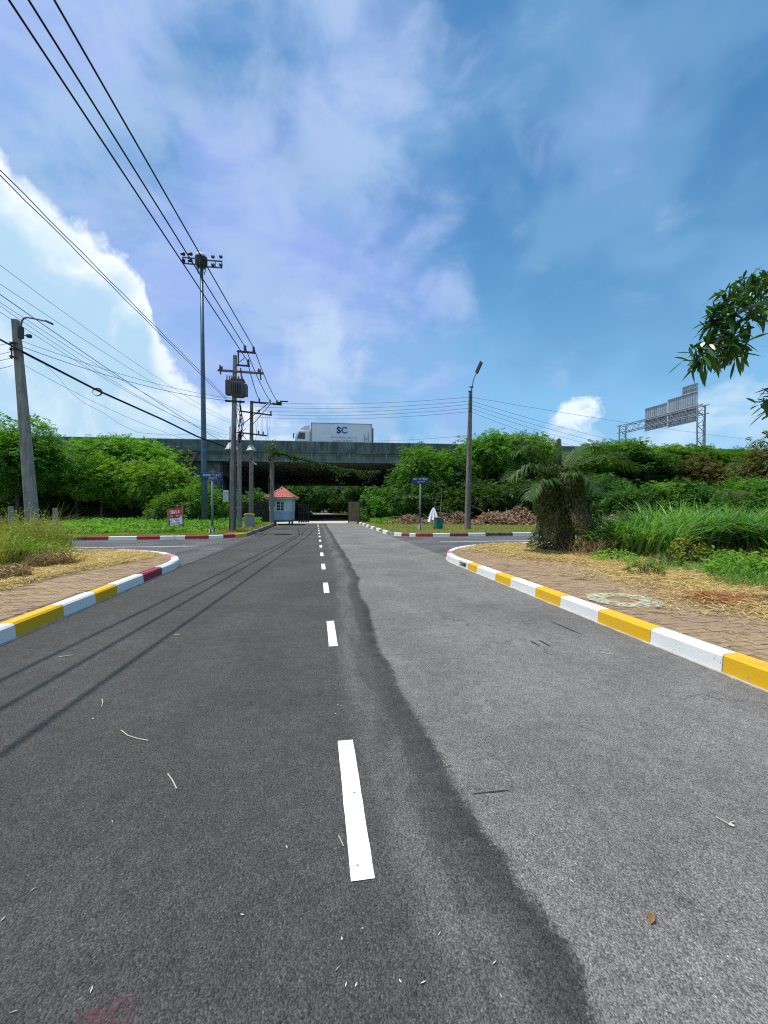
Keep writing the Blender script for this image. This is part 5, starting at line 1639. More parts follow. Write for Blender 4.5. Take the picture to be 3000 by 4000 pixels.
tree('lowdeep', 'dark shrub behind the right-hand blue street-name sign post', 1610, 40, 1900, 180, group=RG)
FG = 'trees beyond the underpass'
for i, (px, d, ty, w, kd, lab) in enumerate(((1185, 118, 1880, 150, 'deep', 'distant dark tree seen through the underpass beside the booth roof'), (1265, 132, 1880, 120, 'deep', 'distant bushy tree in the middle of the underpass view'),
        (1340, 122, 1885, 120, 'deep', 'distant tree right of middle in the underpass view'), (1400, 113, 1880, 120, 'deep', 'distant dark tree at the right of the underpass view'),
        (1100, 122, 1870, 150, 'deep', 'distant tree hidden behind the booth roof'), (1480, 116, 1870, 140, 'deep', 'distant tree behind the metal gate in the underpass view'),
        (1010, 118, 1870, 150, 'deep', 'distant tree left of the booth in the dark underpass'), (920, 118, 1870, 160, 'deep', 'distant tree behind the concrete poles in the dark underpass'), (1225, 145, 1870, 170, 'deep', 'farthest tree at the end of the road under the overpass'))):
    p = at(px, 1985, d)
    cm_, tm_, kw_, kh_ = KIND[kd]
    t = thing('acacia_tree', lab, 'tree', (p.x, p.y, 0), i * 1.3, FG)
    for nm, me_ in (('trunk', tm_), ('crown', cm_)): link(bpy.data.objects.new(nm, me_), t)
    s_ = (at(px, ty, d).z) / kh_
    t.scale = (w * d / F_PX / kw_, w * d / F_PX / kw_, s_)
for i, (px, d, lab) in enumerate(((1175, 128, 'distant low hedge beside the booth in the underpass view'), (1245, 140, 'distant low hedge at the end of the road under the overpass'), (1310, 134, 'distant low hedge right of the road under the overpass'), (1375, 128, 'distant low hedge near the metal gate in the underpass view'))):
    p = at(px, 1985, d); cm_, tm_, kw_, kh_ = KIND['lowdeep']
    t = thing('shrub', lab, 'shrub', (p.x, p.y, 0), i * 1.1, FG)
    for nm, me_ in (('trunk', tm_), ('crown', cm_)): link(bpy.data.objects.new(nm, me_), t)
    t.scale = (2.2, 1.4, 1.45)

# undergrowth on the embankment, weeds and ground cover
def scatter(n, x0, x1, y0, y1): return np.stack([rng.uniform(x0, x1, n), rng.uniform(y0, y1, n)], 1)


XY = np.concatenate([scatter(6000, -42, -14.5, 43, 50.5), scatter(11000, 14.5, 62, 36.5, 49.5)])
Z = np.array([zg(x, y) for x, y in XY])
P = np.column_stack([XY, Z + rng.uniform(0, 1.0, len(XY)) ** 2 * 1.1])
D = rng.normal(0, .7, P.shape) + [0, -.5, .7]
stuff('undergrowth', sprays(P, D, .5, 3, .30, .12, .4), 'leaf_deep', 'tangled dark undergrowth covering the embankment slopes', 'undergrowth')

# ground cover left, beyond the side street
XY = np.concatenate([scatter(17000, -19, -4.6, 23.2, 36.5)])
m_ = (XY[:, 1] > 23.6 + .5 * np.sin(XY[:, 0] * 1.7)) & ~((XY[:, 0] > -5.6) & (XY[:, 1] < 30))
XY = XY[m_]
hh = .16 + .20 * (np.sin(XY[:, 0] * 1.3) * np.sin(XY[:, 1] * 1.1) + 1) * .5 + .03 * np.clip(XY[:, 1] - 24, 0, 12)
P = np.column_stack([XY, VZ + rng.uniform(.1, 1, len(XY)) * hh])
D = rng.normal(0, .6, P.shape) + [0, -.35, .35]
stuff('ground_cover', leaves(P, D, rng.normal(0, .5, P.shape) + [0, -.3, 1], rng.uniform(.13, .24, len(P)), rng.uniform(.10, .17, len(P)), .1), 'leaf_cover', 'broad-leaved green ground cover behind the far left kerb', 'ground cover')
# grass verges
def lawn(n, box, mat, label, h0, h1, w=.012, keep=None, z=VZ, curl=.5):
    XY = scatter(n, *box)
    if keep is not None: XY = XY[keep(XY)]
    P = np.column_stack([XY, np.full(len(XY), z)])
    return stuff('grass', blades(P, rng.uniform(h0, h1, len(P)), rng.uniform(.05, .5, len(P)), rng.uniform(.6, 1.3, len(P)) * w, 2, rng.uniform(.1, curl, len(P))), mat, label, 'grass')


lawn(26000, (4.35, 24, 20.95, 37.5), 'leaf_lawn', 'short yellow-green grass verge beyond the side street on the right', .05, .15, .02, lambda a: ~((a[:, 0] < 6.3) & (a[:, 1] < CY1 + 1.65) & (np.hypot(a[:, 0] - 6.1, a[:, 1] - CY1 - 1.65) > 1.75)))
lawn(15000, (-20, -5.0, 21.5, 24.2), 'leaf_weed', 'dry yellowish grass strip behind the far left kerb', .04, .13, .02)
lawn(6000, (-5.6, -3.95, 24.5, 38), 'leaf_weed', 'tufts of yellowish grass between the poles and the kerb', .05, .25, .02)
lawn(16000, (8.7, 24, -3, 14.4), 'leaf_weed', 'rough mixed grass behind the reed bed on the right', .08, .45, .018, None, VZ, .7)
lawn(12000, (-22, -8.4, -3, 14.3), 'leaf_weed', 'rough mixed grass behind the left weeds', .08, .40, .018, None, VZ, .7)
P = np.column_stack([scatter(2600, 5.2, 9.5, 34.5, 41), np.full(2600, VZ)])
P[:, 2] += rng.uniform(0, 1, 2600) * .35
stuff('ground_cover', leaves(P, rng.normal(0, .6, P.shape) + [0, -.3, .4], rng.normal(0, .5, P.shape) + [0, -.3, 1], .22, .14), 'leaf_bright', 'light green creeping plants at the foot of the low brown wall', 'ground cover')

# brushwood heap on the right verge
def heap(cx, cy, rx, ry, h, n, label):
    a = rng.uniform(0, 6.283, n); r = np.sqrt(rng.uniform(0, 1, n))
    x = cx + rx * r * np.cos(a); y = cy + ry * r * np.sin(a)
    top = h * (1 - r ** 2) * (.75 + .35 * np.sin(x * 2.1) * np.sin(y * 1.7 + 1))
    P = np.column_stack([x, y, VZ + np.clip(top, 0.02, None) * rng.uniform(.55, 1.05, n)])
    D = rng.normal(0, 1, P.shape) * [1, 1, .35]
    VQ = leaves(P, D, rng.normal(0, .6, P.shape) + [0, -.5, 1], rng.uniform(.16, .42, n), rng.uniform(.05, .14, n))
    root = thing('brushwood_heap', label, 'brushwood', (cx, cy, VZ))
    V = VQ[0] - np.array([cx, cy, VZ])
    o_ = stuff('dead_leaves', (V, VQ[1]), 'leaf_debris', None, None, root)
    for k in range(14):
        a_ = random.uniform(0, 6.28); q = Vector((rx * .7 * random.uniform(-1, 1), ry * .6 * random.uniform(-1, 1), h * random.uniform(.4, .8)))
        dd = Vector((math.cos(a_), math.sin(a_) * .4, random.uniform(-.1, .55))) * random.uniform(.5, 1.2)
        MB().tube([q - dd, q + Vector((0, 0, .08)), q + dd], [.03, .025, .008], 5).build('dead_branch', 'bark_pale', root)
    mb = MB()
    ring = 18
    mb.add([(0, 0, h * .55)] + [(rx * .9 * math.cos(2 * math.pi * i / ring), ry * .9 * math.sin(2 * math.pi * i / ring), -.02) for i in range(ring)], [(0, 1 + i, 1 + (i + 1) % ring) for i in range(ring)])
    mb.build('mound', 'earth_dark', root, True)


q = at(2010, 2035, 34.5); heap(q.x, q.y, 4.4, 1.7, 1.55, 5200, 'long heap of reddish dead branches and leaves right of the lamp pole')
q = at(1770, 2035, 36); heap(q.x, q.y, 2.0, 1.3, 1.2, 2200, 'smaller heap of dry cut branches left of the lamp pole')
q = at(1600, 2030, 36); heap(q.x, q.y, 2.4, 1.3, .75, 2200, 'low heap of dry leaves behind the right-hand blue sign')
q = at(2330, 2010, 27); heap(q.x, q.y, 2.6, 1.5, 1.2, 2600, 'dry brown weed heap between the vine thicket and the reeds')

# straw on the near pavements
def straw(n, gen, mat, label, l0=.06, l1=.20, w=.006, zt=.03):
    XY = gen(n)
    P = np.column_stack([XY, VZ + .016 + rng.uniform(0, zt, len(XY))])
    a = rng.uniform(0, 6.283, len(P))
    D = np.column_stack([np.cos(a), np.sin(a), rng.normal(0, .12, len(P))])
    return stuff('straw', leaves(P, D, np.tile([0, 0, 1.0], (len(P), 1)) + rng.normal(0, .3, P.shape), rng.uniform(l0, l1, len(P)), rng.uniform(.6, 1.4, len(P)) * w), mat, label, 'straw')


def gen_r(n):
    y = rng.uniform(2.5, 14.6, n); e = 6.55 + .35 * np.sin(y * .9) + .2 * np.sin(y * 2.3) - .13 * np.clip(y - 10, 0, 5) ** 1.2
    x = e + rng.normal(0.55, .62, n) + .7 * (rng.uniform(0, 1, n) < .3) - .9 * (rng.uniform(0, 1, n) < .12)
    k = np.array([in_r(a, b) for a, b in zip(x, y)]) & (x > RX + KW + .1)
    return np.column_stack([x, y])[k]


def gen_rs(n):
    y = rng.uniform(1.5, 14.5, n); x = rng.uniform(RX + KW + .05, 7.2, n)
    k = np.array([in_r(a, b) for a, b in zip(x, y)])
    return np.column_stack([x, y])[k]


def gen_l(n):
    y = rng.uniform(3, 14.4, n); e = -5.0 - .35 * np.sin(y * .8 + 1)
    x = e - rng.gamma(2.0, .75, n) + .25
    k = np.array([in_l(a, b) for a, b in zip(x, y)]) & (x < LX - KW - .1)
    return np.column_stack([x, y])[k]


def gen_ls(n):
    y = rng.uniform(2, 14.4, n); x = rng.uniform(-6.6, LX - KW - .05, n)
    k = np.array([in_l(a, b) for a, b in zip(x, y)])
    return np.column_stack([x, y])[k]


straw(52000, gen_r, 'leaf_straw', 'matted yellow straw along the right pavement below the reeds', .07, .24, .012, .06)
straw(5200, gen_rs, 'leaf_straw', 'loose straw strewn over the right paving blocks', .03, .16, .006, .008)
straw(46000, gen_l, 'leaf_straw', 'matted yellow straw on the left pavement', .07, .24, .012, .06)
straw(4800, gen_ls, 'leaf_straw', 'loose straw strewn over the left paving blocks', .03, .14, .005, .006)
c0 = gnd(2800, 2345, VZ)
straw(1500, lambda n: np.column_stack([rng.normal(c0.x, .26, n), rng.normal(c0.y, .20, n)]), 'leaf_redstraw', 'patch of reddish dead weeds on the right straw', .05, .18, .012, .08)

# tall reeds on the right
def reed(label, px, py, r, h, n, lean=.36, wd=.066, mat='leaf_reed'):
    n = int(n * .44)
    q = gnd(px, py, VZ)
    t = thing('reed_clump', label, 'reed', q, 0, 'reed clumps on the right')
    a = rng.uniform(0, 6.283, n); rr = r * np.sqrt(rng.uniform(0, 1, n))
    P = np.column_stack([rr * np.cos(a), rr * np.sin(a), np.zeros(n)])
    hd = a + rng.normal(0, .9, n)
    H = rng.uniform(.55, 1.12, n) * h
    o_ = stuff('blades', blades(P, H, rng.uniform(.02, lean, n) + rr / r * .12, rng.uniform(.7, 1.3, n) * wd, 5, rng.uniform(.2, .95, n), hd), mat, None, None, t)
    k = n // 8
    a = rng.uniform(0, 6.283, k); rr = r * 1.05 * np.sqrt(rng.uniform(0, 1, k)); P = np.column_stack([rr * np.cos(a), rr * np.sin(a), np.zeros(k)])
    stuff('dry_blades', blades(P, rng.uniform(.25, .8, k) * h, rng.uniform(.2, .7, k), wd * .8, 4, rng.uniform(.3, .9, k)), 'leaf_dry', None, None, t)


reed('tall green reed clump next to the vine thicket', 2400, 2160, .75, 1.45, 900)
reed('tall green reed clump left of the middle of the reed bed', 2530, 2165, .8, 1.72, 1000)
reed('tallest green reed clump in the middle of the reed bed', 2660, 2150, .85, 1.95, 1100)
reed('tall green reed clump right of the middle of the reed bed', 2790, 2150, .9, 1.85, 1100)
reed('green reed clump leaning over towards the right edge', 2900, 2155, .8, 1.6, 900)
reed('green reed clump cut by the right edge', 3030, 2165, .9, 1.75, 1000)
reed('pale back row reed clump behind the middle of the bed', 2600, 2110, 1.0, 1.9, 700)
reed('pale back row reed clump behind the right of the bed', 2850, 2105, 1.2, 1.9, 800)
reed('back row reed clump by the dry weed heap', 2460, 2105, .9, 1.3, 500)
# broad-leaved weed clumps at the lower right
def leafy(name, label, px, py, r, h, n, ll, lw, mat, cat='weed', stems=6, d=None):
    q = gnd(px, py, VZ) if d is None else at(px, py, d)
    t = thing(name, label, cat, q)
    a = rng.uniform(0, 6.283, n); rr = r * np.sqrt(rng.uniform(0, 1, n))
    P = np.column_stack([rr * np.cos(a), rr * np.sin(a), h * rng.uniform(.08, 1, n) * (1 - .55 * (rr / r) ** 2)])
    D = np.column_stack([np.cos(a), np.sin(a), np.full(n, .3)]) + rng.normal(0, .55, (n, 3))
    o_ = bpy.data.objects.new('leaves', np_mesh('leaves', *leaves(P, D, rng.normal(0, .45, (n, 3)) + [0, 0, 1], rng.uniform(.6, 1.3, n) * ll, rng.uniform(.7, 1.2, n) * lw, .25), mat)); link(o_, t)
    for k in range(stems):
        a_ = random.uniform(0, 6.28); rr_ = r * random.uniform(.2, .7)
        MB().tube([(0.03 * math.cos(a_), .03 * math.sin(a_), -.02), (rr_ * .5 * math.cos(a_), rr_ * .5 * math.sin(a_), h * .5), (rr_ * math.cos(a_), rr_ * math.sin(a_), h * .85)], [.012, .009, .004], 5).build('stem', 'bark', t)
    return t


leafy('broadleaf_weed', 'yellow-green broad-leaved plant at the foot of the reeds', 2690, 2205, .42, .72, 260, .15, .09, 'leaf_broad')
leafy('broadleaf_weed', 'small brownish broad-leaved plant left of the yellow-green one', 2610, 2215, .35, .40, 120, .15, .09, 'leaf_vine')
leafy('broadleaf_weed', 'low weed patch on the straw below the reed bed', 2520, 2245, .35, .25, 160, .10, .06, 'leaf_vine')
leafy('broadleaf_weed', 'leafy green weeds at the right edge above the straw', 2900, 2260, .55, .55, 480, .13, .06, 'leaf_cover')
leafy('broadleaf_weed', 'dense leafy weeds cut by the right edge', 3030, 2275, .6, .60, 520, .13, .06, 'leaf_cover')
leafy('broadleaf_weed', 'low green weeds in front of the tallest reeds', 2780, 2205, .5, .40, 320, .13, .06, 'leaf_cover')
leafy('broadleaf_weed', 'low green weeds between the vine thicket and the reeds', 2400, 2195, .55, .32, 320, .12, .05, 'leaf_cover')
leafy('broadleaf_weed', 'rounded leafy weed at the front edge of the left ground cover', 370, 2080, .8, .55, 420, .20, .13, 'leaf_cover')
for label, px, py, r, h, n in (('ragged grass in front of the reed bed', 2560, 2225, .6, .35, 260), ('ragged grass tuft right of the yellow-green plant', 2760, 2240, .5, .35, 220), ('long grass tuft above the reddish weeds', 2900, 2290, .45, .4, 260)):
    q = gnd(px, py, VZ); t = thing('grass_tuft', label, 'grass', q)
    a = rng.uniform(0, 6.283, n); rr = r * np.sqrt(rng.uniform(0, 1, n))
    stuff('blades', blades(np.column_stack([rr * np.cos(a), rr * np.sin(a), np.zeros(n)]), rng.uniform(.5, 1.2, n) * h, rng.uniform(.1, .6, n), .009, 4, rng.uniform(.2, .8, n)), 'leaf_reed', None, None, t)

# left weeds
def weeds(label, px, py, r, h, n, mat, wd=.010, d=None, plume=0):
    q = gnd(px, py, VZ); t = thing('weed_clump', label, 'weed', q, 0, 'wild weeds at the left')
    a = rng.uniform(0, 6.283, n); rr = r * np.sqrt(rng.uniform(0, 1, n))
    P = np.column_stack([rr * np.cos(a), rr * np.sin(a), np.zeros(n)])
    stuff('blades', blades(P, rng.uniform(.4, 1.1, n) * h, rng.uniform(.05, .45, n), rng.uniform(.6, 1.3, n) * wd, 4, rng.uniform(.1, .7, n)), mat, None, None, t)
    k = int(n * .8)
    a = rng.uniform(0, 6.283, k); rr = r * np.sqrt(rng.uniform(0, 1, k))
    P = np.column_stack([rr * np.cos(a), rr * np.sin(a), h * rng.uniform(.1, .95, k) * (1 - .4 * (rr / r) ** 2)])
    o_ = bpy.data.objects.new('leaves', np_mesh('leaves', *leaves(P, rng.normal(0, .7, (k, 3)) + [0, 0, .3], rng.normal(0, .5, (k, 3)) + [0, -.2, 1], rng.uniform(.05, .13, k), rng.uniform(.02, .045, k)), mat)); link(o_, t)


weeds('tall yellow-green weeds beside the leaning pole', 150, 2175, .75, 1.25, 900, 'leaf_weed')
weeds('arching yellowish weeds in front of the leaning pole', 110, 2165, .65, 1.65, 500, 'leaf_weed', .012)
weeds('yellow-green weeds at the left edge above the tyre', 20, 2190, .8, .95, 1000, 'leaf_lawn')
weeds('deep green leafy weeds behind the tyre', 75, 2195, .5, .75, 700, 'leaf_cover', .014)
weeds('weeds round the foot of the square fence post', 215, 2195, .45, .60, 600, 'leaf_lawn')
weeds('dry brown grass left of the straw', 190, 2215, .45, .42, 600, 'leaf_dry')
weeds('dry brown grass beside the tyre', 40, 2262, .35, .30, 380, 'leaf_dry')
weeds('dry grass tuft right of the fence post', 255, 2205, .4, .38, 420, 'leaf_straw')
weeds('yellow weeds cut by the left edge', -60, 2210, .8, .9, 800, 'leaf_weed')
weeds('weeds behind the tilted fence post at left edge', -20, 2160, .9, 1.2, 800, 'leaf_weed')
weeds('low dark weeds in the shade behind the left weeds', 300, 2085, .8, .5, 300, 'leaf_vine')

# ------------------------------------------------------------------ palm with its creeper-covered trunk
bP = gnd(2205, 2150, VZ); dP = (bP - _C).dot(_fw)
pm = thing('palm_tree', 'palm with arching feathery fronds rising from a creeper-covered trunk', 'palm', bP)
Pp = lambda px, py, dd=0.0: at(px, py, dP + dd) - bP
MB().tube([(0, 0, -.1), (.02, 0, 1.0), (.0, 0, 2.0), (-.02, 0, 2.55)], [.34, .30, .28, .22], 10).build('trunk', 'bark', pm, True)


def frond(pts, nl, ll, mat='leaf_palm', droop=.35, w=.042):
    """feather frond: rachis through pts, leaflets both sides"""
    P3 = [Vector(p) for p in pts]; nl = int(nl * 1.35)
    n = 24
    # Catmull-like sampling of a quadratic/cubic curve
    def cur(t):
        m_ = len(P3) - 1; x = t * m_; i = min(int(x), m_ - 1); f = x - i
        p0, p1, p2, p3 = P3[max(i - 1, 0)], P3[i], P3[i + 1], P3[min(i + 2, m_)]
        return .5 * ((2 * p1) + (p2 - p0) * f + (2 * p0 - 5 * p1 + 4 * p2 - p3) * f * f + (3 * p1 - p0 - 3 * p2 + p3) * f ** 3)
    C_ = [cur(i / n) for i in range(n + 1)]
    o_ = MB().tube(C_, [.030 * (1 - .85 * i / n) for i in range(n + 1)], 5).build('frond', 'leaf_palm' if mat == 'leaf_palm' else mat, pm, True)
    V, Q = [], []
    for i in range(nl):
        t = .16 + .84 * i / (nl - 1)
        p = cur(t); tg = (cur(min(t + .02, 1)) - cur(max(t - .02, 0))).normalized()
        sd = tg.cross(Vector((0, 0, 1)))
        if sd.length < .1: sd = Vector((1, 0, 0))
        sd.normalize(); upv = sd.cross(tg)
        L1 = 1.2 * ll * (math.sin(math.pi * min(1, .18 + t * .80)) ** .7) * random.uniform(.85, 1.1)
        for s_ in (-1, 1):
            d = (sd * s_ * .8 + tg * .75 + upv * random.uniform(.0, .35)).normalized()
            a = p; b = p + d * L1 * .55; c = p + d * L1 - Vector((0, 0, L1 * droop * random.uniform(.5, 1.4)))
            ww = upv.cross(d).normalized() * w * .5
            k = len(V)
            V += [a - ww * .5, a + ww * .5, b + ww, b - ww, c]
            Q += [(k, k + 1, k + 2, k + 3), (k + 3, k + 2, k + 4)]
    me_ = bpy.data.meshes.new('leaflets'); me_.from_pydata([tuple(v) for v in V], [], Q); me_.materials.append(MATS[mat])
    link(bpy.data.objects.new('leaflets', me_), o_)


cr = Pp(2180, 1890)
frond([cr, Pp(2178, 1800), Pp(2184, 1715, .2)], 30, .20, droop=.0, w=.035)
frond([cr, Pp(2120, 1800, -.2), Pp(2060, 1762, -.3), Pp(2000, 1775, -.4)], 40, .75)
frond([cr, Pp(2110, 1840, -.4), Pp(2040, 1830, -.7), Pp(1985, 1870, -.9)], 40, .70)
frond([cr, Pp(2090, 1770, .3), Pp(2040, 1735, .4), Pp(2010, 1730, .5)], 36, .62)
frond([cr, Pp(2265, 1822, -.3), Pp(2375, 1788, -.5), Pp(2500, 1835, -.6)], 50, .78)
frond([cr, Pp(2260, 1770, .4), Pp(2330, 1745, .6), Pp(2400, 1775, .8)], 40, .66)
frond([cr, Pp(2230, 1860, -.7), Pp(2290, 1865, -1.2), Pp(2330, 1925, -1.6)], 36, .6)
frond([cr, Pp(2140, 1880, -.8), Pp(2090, 1890, -1.3), Pp(2065, 1950, -1.5)], 34, .55)
frond([cr, Pp(2200, 1790, .9), Pp(2240, 1770, 1.5), Pp(2270, 1800, 2.0)], 34, .6)
for k in range(22):     # dead fronds hanging round the trunk
    a = random.uniform(0, 6.28); r0 = random.uniform(.25, .35); r1 = random.uniform(.45, 1.05)
    z1 = random.uniform(1.6, 2.55); z0 = random.uniform(.0, .5)
    MB().tube([(r0 * math.cos(a), r0 * math.sin(a), z1), (r1 * .75 * math.cos(a + .1), r1 * .75 * math.sin(a + .1), z1 * .62), (r1 * math.cos(a + .15), r1 * math.sin(a + .15), z0)], [.03, .022, .01], 5).build('dead_frond', 'bark' if k % 6 else 'bark_pale', pm)
for k in range(4):
    a = random.uniform(3.4, 6.1)
    frond([(0.3 * math.cos(a), .3 * math.sin(a), random.uniform(1.2, 2.2)), (.75 * math.cos(a), .75 * math.sin(a), 1.2), (1.05 * math.cos(a + .1), 1.05 * math.sin(a + .1), random.uniform(.1, .5))], 22, .35, 'leaf_dry', .8, .02)
bs_ = MB(); bs_.lathe([(.85, 0), (.75, .8), (.62, 1.6), (.42, 2.3), (.2, 2.5)], 14, (0, .12, 0)); 
vt = thing('climbing_vine', 'dense brown-green creeper thicket wrapped round the palm trunk', 'vine', bP)
nv = 6500
a = rng.uniform(0, 6.283, nv); zf = rng.uniform(0, 1, nv)
rad = (.98 - .30 * zf + .16 * np.sin(a * 3 + zf * 9)) * rng.uniform(.62, 1.03, nv)
P = np.column_stack([rad * np.cos(a) * 1.02, rad * np.sin(a), .05 + zf * 2.75])
gap = (np.sin(a * 4 + 1) * np.sin(zf * 7 + a) < rng.uniform(-.2, 1.1, nv))
side_k = (np.cos(a) < -.25) | (rng.uniform(0, 1, nv) < .7)
P = P[gap & side_k]; a2 = a[gap & side_k]
D = np.column_stack([np.cos(a2), np.sin(a2), np.full(len(a2), -.5)]) + rng.normal(0, .5, P.shape)
o = bpy.data.objects.new('leaves', np_mesh('leaves', *leaves(P, D, rng.normal(0, .4, P.shape) + [0, -.4, 1], rng.uniform(.07, .15, len(P)), rng.uniform(.05, .10, len(P)), .2), 'leaf_vine')); link(o, vt)
for k in range(40):
    a_ = random.uniform(0, 6.28); z = random.uniform(.1, 1.2)
    pts = []
    for i in range(7):
        rr_ = (1.0 - .1 * i) * random.uniform(.75, .95); a_ += random.uniform(-.2, .35)
        pts.append((rr_ * math.cos(a_), rr_ * math.sin(a_), z + i * .26))
    pts = [(p_[0], p_[1], min(p_[2], 2.6)) for p_ in pts]
    MB().tube(pts, [.012] * 6 + [.005], 4).build('stem', 'bark', vt)
q = gnd(2290, 2175, VZ)
t = thing('dry_weed', 'pale dry stalks leaning out at the right foot of the vine thicket', 'weed', q)
n = 160; a = rng.uniform(0, 6.283, n); rr = .6 * np.sqrt(rng.uniform(0, 1, n))
stuff('blades', blades(np.column_stack([rr * np.cos(a), rr * np.sin(a), np.zeros(n)]), rng.uniform(.3, 1.0, n), rng.uniform(.2, .9, n), .010, 4, rng.uniform(.3, .9, n)), 'leaf_dry', None, None, t)
# small yellow palm seedling among the right trees
q = at(2870, 1985, 27); q.z = VZ + .6
sp_ = thing('palm_sapling', 'small yellowish palm sapling before the right-hand trees', 'palm', (q.x, q.y, VZ))
pm = sp_
MB().tube([(0, 0, -.05), (0, 0, 1.6)], [.10, .07], 7).build('trunk', 'bark', sp_)
for k in range(8):
    a_ = k * .785 + .2
    frond([(0, 0, 1.6), (.45 * math.cos(a_), .45 * math.sin(a_), 2.3), (.95 * math.cos(a_), .95 * math.sin(a_), 2.25 + .3 * random.random()), (1.3 * math.cos(a_), 1.3 * math.sin(a_), 1.8)], 20, .38, 'leaf_vine' if k % 2 else 'leaf_palm', .4, .03)

# ------------------------------------------------------------------ tree whose branch reaches in at the right
tb = at(3240, 1985, 6.9); tb.z = VZ
bt_ = thing('roadside_tree', 'glossy-leaved tree whose branch hangs into the picture at upper right', 'tree', tb)
Tt = lambda px, py, d: at(px, py, d) - tb
fork = Tt(3230, 1500, 6.9)
MB().tube([(0, 0, -.2), (.10, .03, .8), (.04, -.02, 1.8), tuple(fork)], [.17, .14, .12, .10], 9).build('trunk', 'bark_pale', bt_, True)
tips = []
def limb(pts, r0):
    P3 = [Tt(*p) for p in pts]
    MB().tube(P3, [r0 * (1 - .75 * i / (len(P3) - 1)) for i in range(len(P3))], 6).build('branch', 'bark_pale', bt_, True)
    return P3


L1 = limb([(3230, 1500, 6.9), (3110, 1290, 6.6), (3000, 1180, 6.4), (2930, 1195, 6.3), (2870, 1230, 6.2), (2820, 1310, 6.1), (2770, 1370, 6.05), (2735, 1390, 6.0)], .055)
limb([(3000, 1180, 6.4), (2950, 1130, 6.4), (2915, 1120, 6.4)], .022)
limb([(2930, 1195, 6.3), (2880, 1170, 6.2), (2840, 1165, 6.15)], .018)
limb([(2870, 1230, 6.2), (2820, 1245, 6.2), (2790, 1260, 6.2)], .016)
limb([(3050, 1240, 6.5), (3000, 1250, 6.4), (2960, 1270, 6.4), (2975, 1290, 6.4)], .010)
limb([(3230, 1500, 6.9), (3120, 1560, 6.6), (3020, 1575, 6.4)], .03)
limb([(3110, 1290, 6.6), (3060, 1150, 6.6), (3030, 1090, 6.6)], .025)
limb([(3230, 1500, 6.9), (3330, 1330, 7.1), (3430, 1200, 7.4), (3480, 1130, 7.6)], .05)
limb([(3330, 1330, 7.1), (3300, 1150, 6.9), (3270, 1040, 6.7)], .03)
limb([(3230, 1500, 6.9), (3400, 1480, 7.6), (3520, 1450, 8.0)], .04)
limb([(3230, 1500, 6.9), (3250, 1380, 7.6), (3230, 1260, 8.2)], .04)
tips = [(3480, 1130, 7.6, 40, 1), (3430, 1200, 7.4, 34, 0), (3380, 1270, 7.2, 30, 0), (3300, 1150, 6.9, 36, 1), (3270, 1040, 6.7, 40, 1), (3520, 1450, 8.0, 40, 0), (3440, 1470, 7.7, 30, -1), (3380, 1420, 7.4, 30, 0),
        (3250, 1380, 7.6, 30, 0), (3230, 1260, 8.2, 40, 1), (3340, 1100, 7.4, 36, 1), (3420, 1330, 7.6, 34, 0), (3200, 1160, 7.0, 30, 1), (2735, 1392, 6.0, 30, -1), (2775, 1372, 6.05, 26, -1), (2830, 1330, 6.1, 26, 0), (2865, 1370, 6.15, 20, -1), (2800, 1285, 6.15, 26, 0), (2790, 1258, 6.2, 26, 0),
        (2835, 1235, 6.2, 26, 0), (2840, 1165, 6.15, 24, 1), (2880, 1190, 6.25, 22, 1), (2915, 1120, 6.4, 30, 1), (2960, 1140, 6.4, 28, 1), (2985, 1115, 6.5, 26, 1), (2940, 1215, 6.3, 16, 0), (2890, 1275, 6.25, 20, -1),
        (2985, 1210, 6.4, 14, -1), (2870, 1420 - 60, 6.15, 16, -1), (3020, 1570, 6.4, 40, 0), (3035, 1545, 6.45, 26, 1), (3030, 1095, 6.6, 30, 1), (3080, 1180, 6.6, 30, 0), (3110, 1300, 6.7, 30, 0), (3180, 1420, 6.8, 30, 0), (3130, 1560, 6.7, 26, 0)]
PP, DD, NN, LL = [], [], [], []
for px_, py_, d_, n_, up_ in tips:
    c_ = np.array(tuple(Tt(px_, py_, d_)))
    for k in range(int(n_ * 1.2) + 8):
        dv = rng.normal(size=3); dv /= np.linalg.norm(dv); dv[2] += .42 * up_ - .05
        PP.append(c_ + rng.normal(0, .075, 3)); DD.append(dv); NN.append(rng.normal(0, .35, 3) + [0, 0, 1]); LL.append(rng.uniform(.17, .31))
PP, DD, NN, LL = map(np.array, (PP, DD, NN, LL))
D2 = norm(DD); S2 = norm(np.cross(D2, NN)); U2 = np.cross(S2, D2)
Lc = LL[:, None]; W2_ = Lc * .135
rows = []
for t_, wv_ in ((0.0, .12), (.25, .75), (.55, 1.0), (.8, .7), (1.0, .05)):
    c_ = PP + D2 * Lc * t_ - np.array([0, 0, 1.0]) * Lc * .22 * t_ ** 2
    rows.append(np.stack([c_ - S2 * W2_ * wv_ * .8 + U2 * W2_ * .15, c_ + S2 * W2_ * wv_ * .8 + U2 * W2_ * .15], 1))
n = len(PP)
V = np.stack(rows, 1).reshape(n, 10, 3)
Q = (np.array([[2 * i, 2 * i + 1, 2 * i + 3, 2 * i + 2] for i in range(4)])[None] + (np.arange(n) * 10)[:, None, None]).reshape(-1, 4)
link(bpy.data.objects.new('crown', np_mesh('crown', V.reshape(-1, 3), Q, 'leaf_glossy')), bt_)

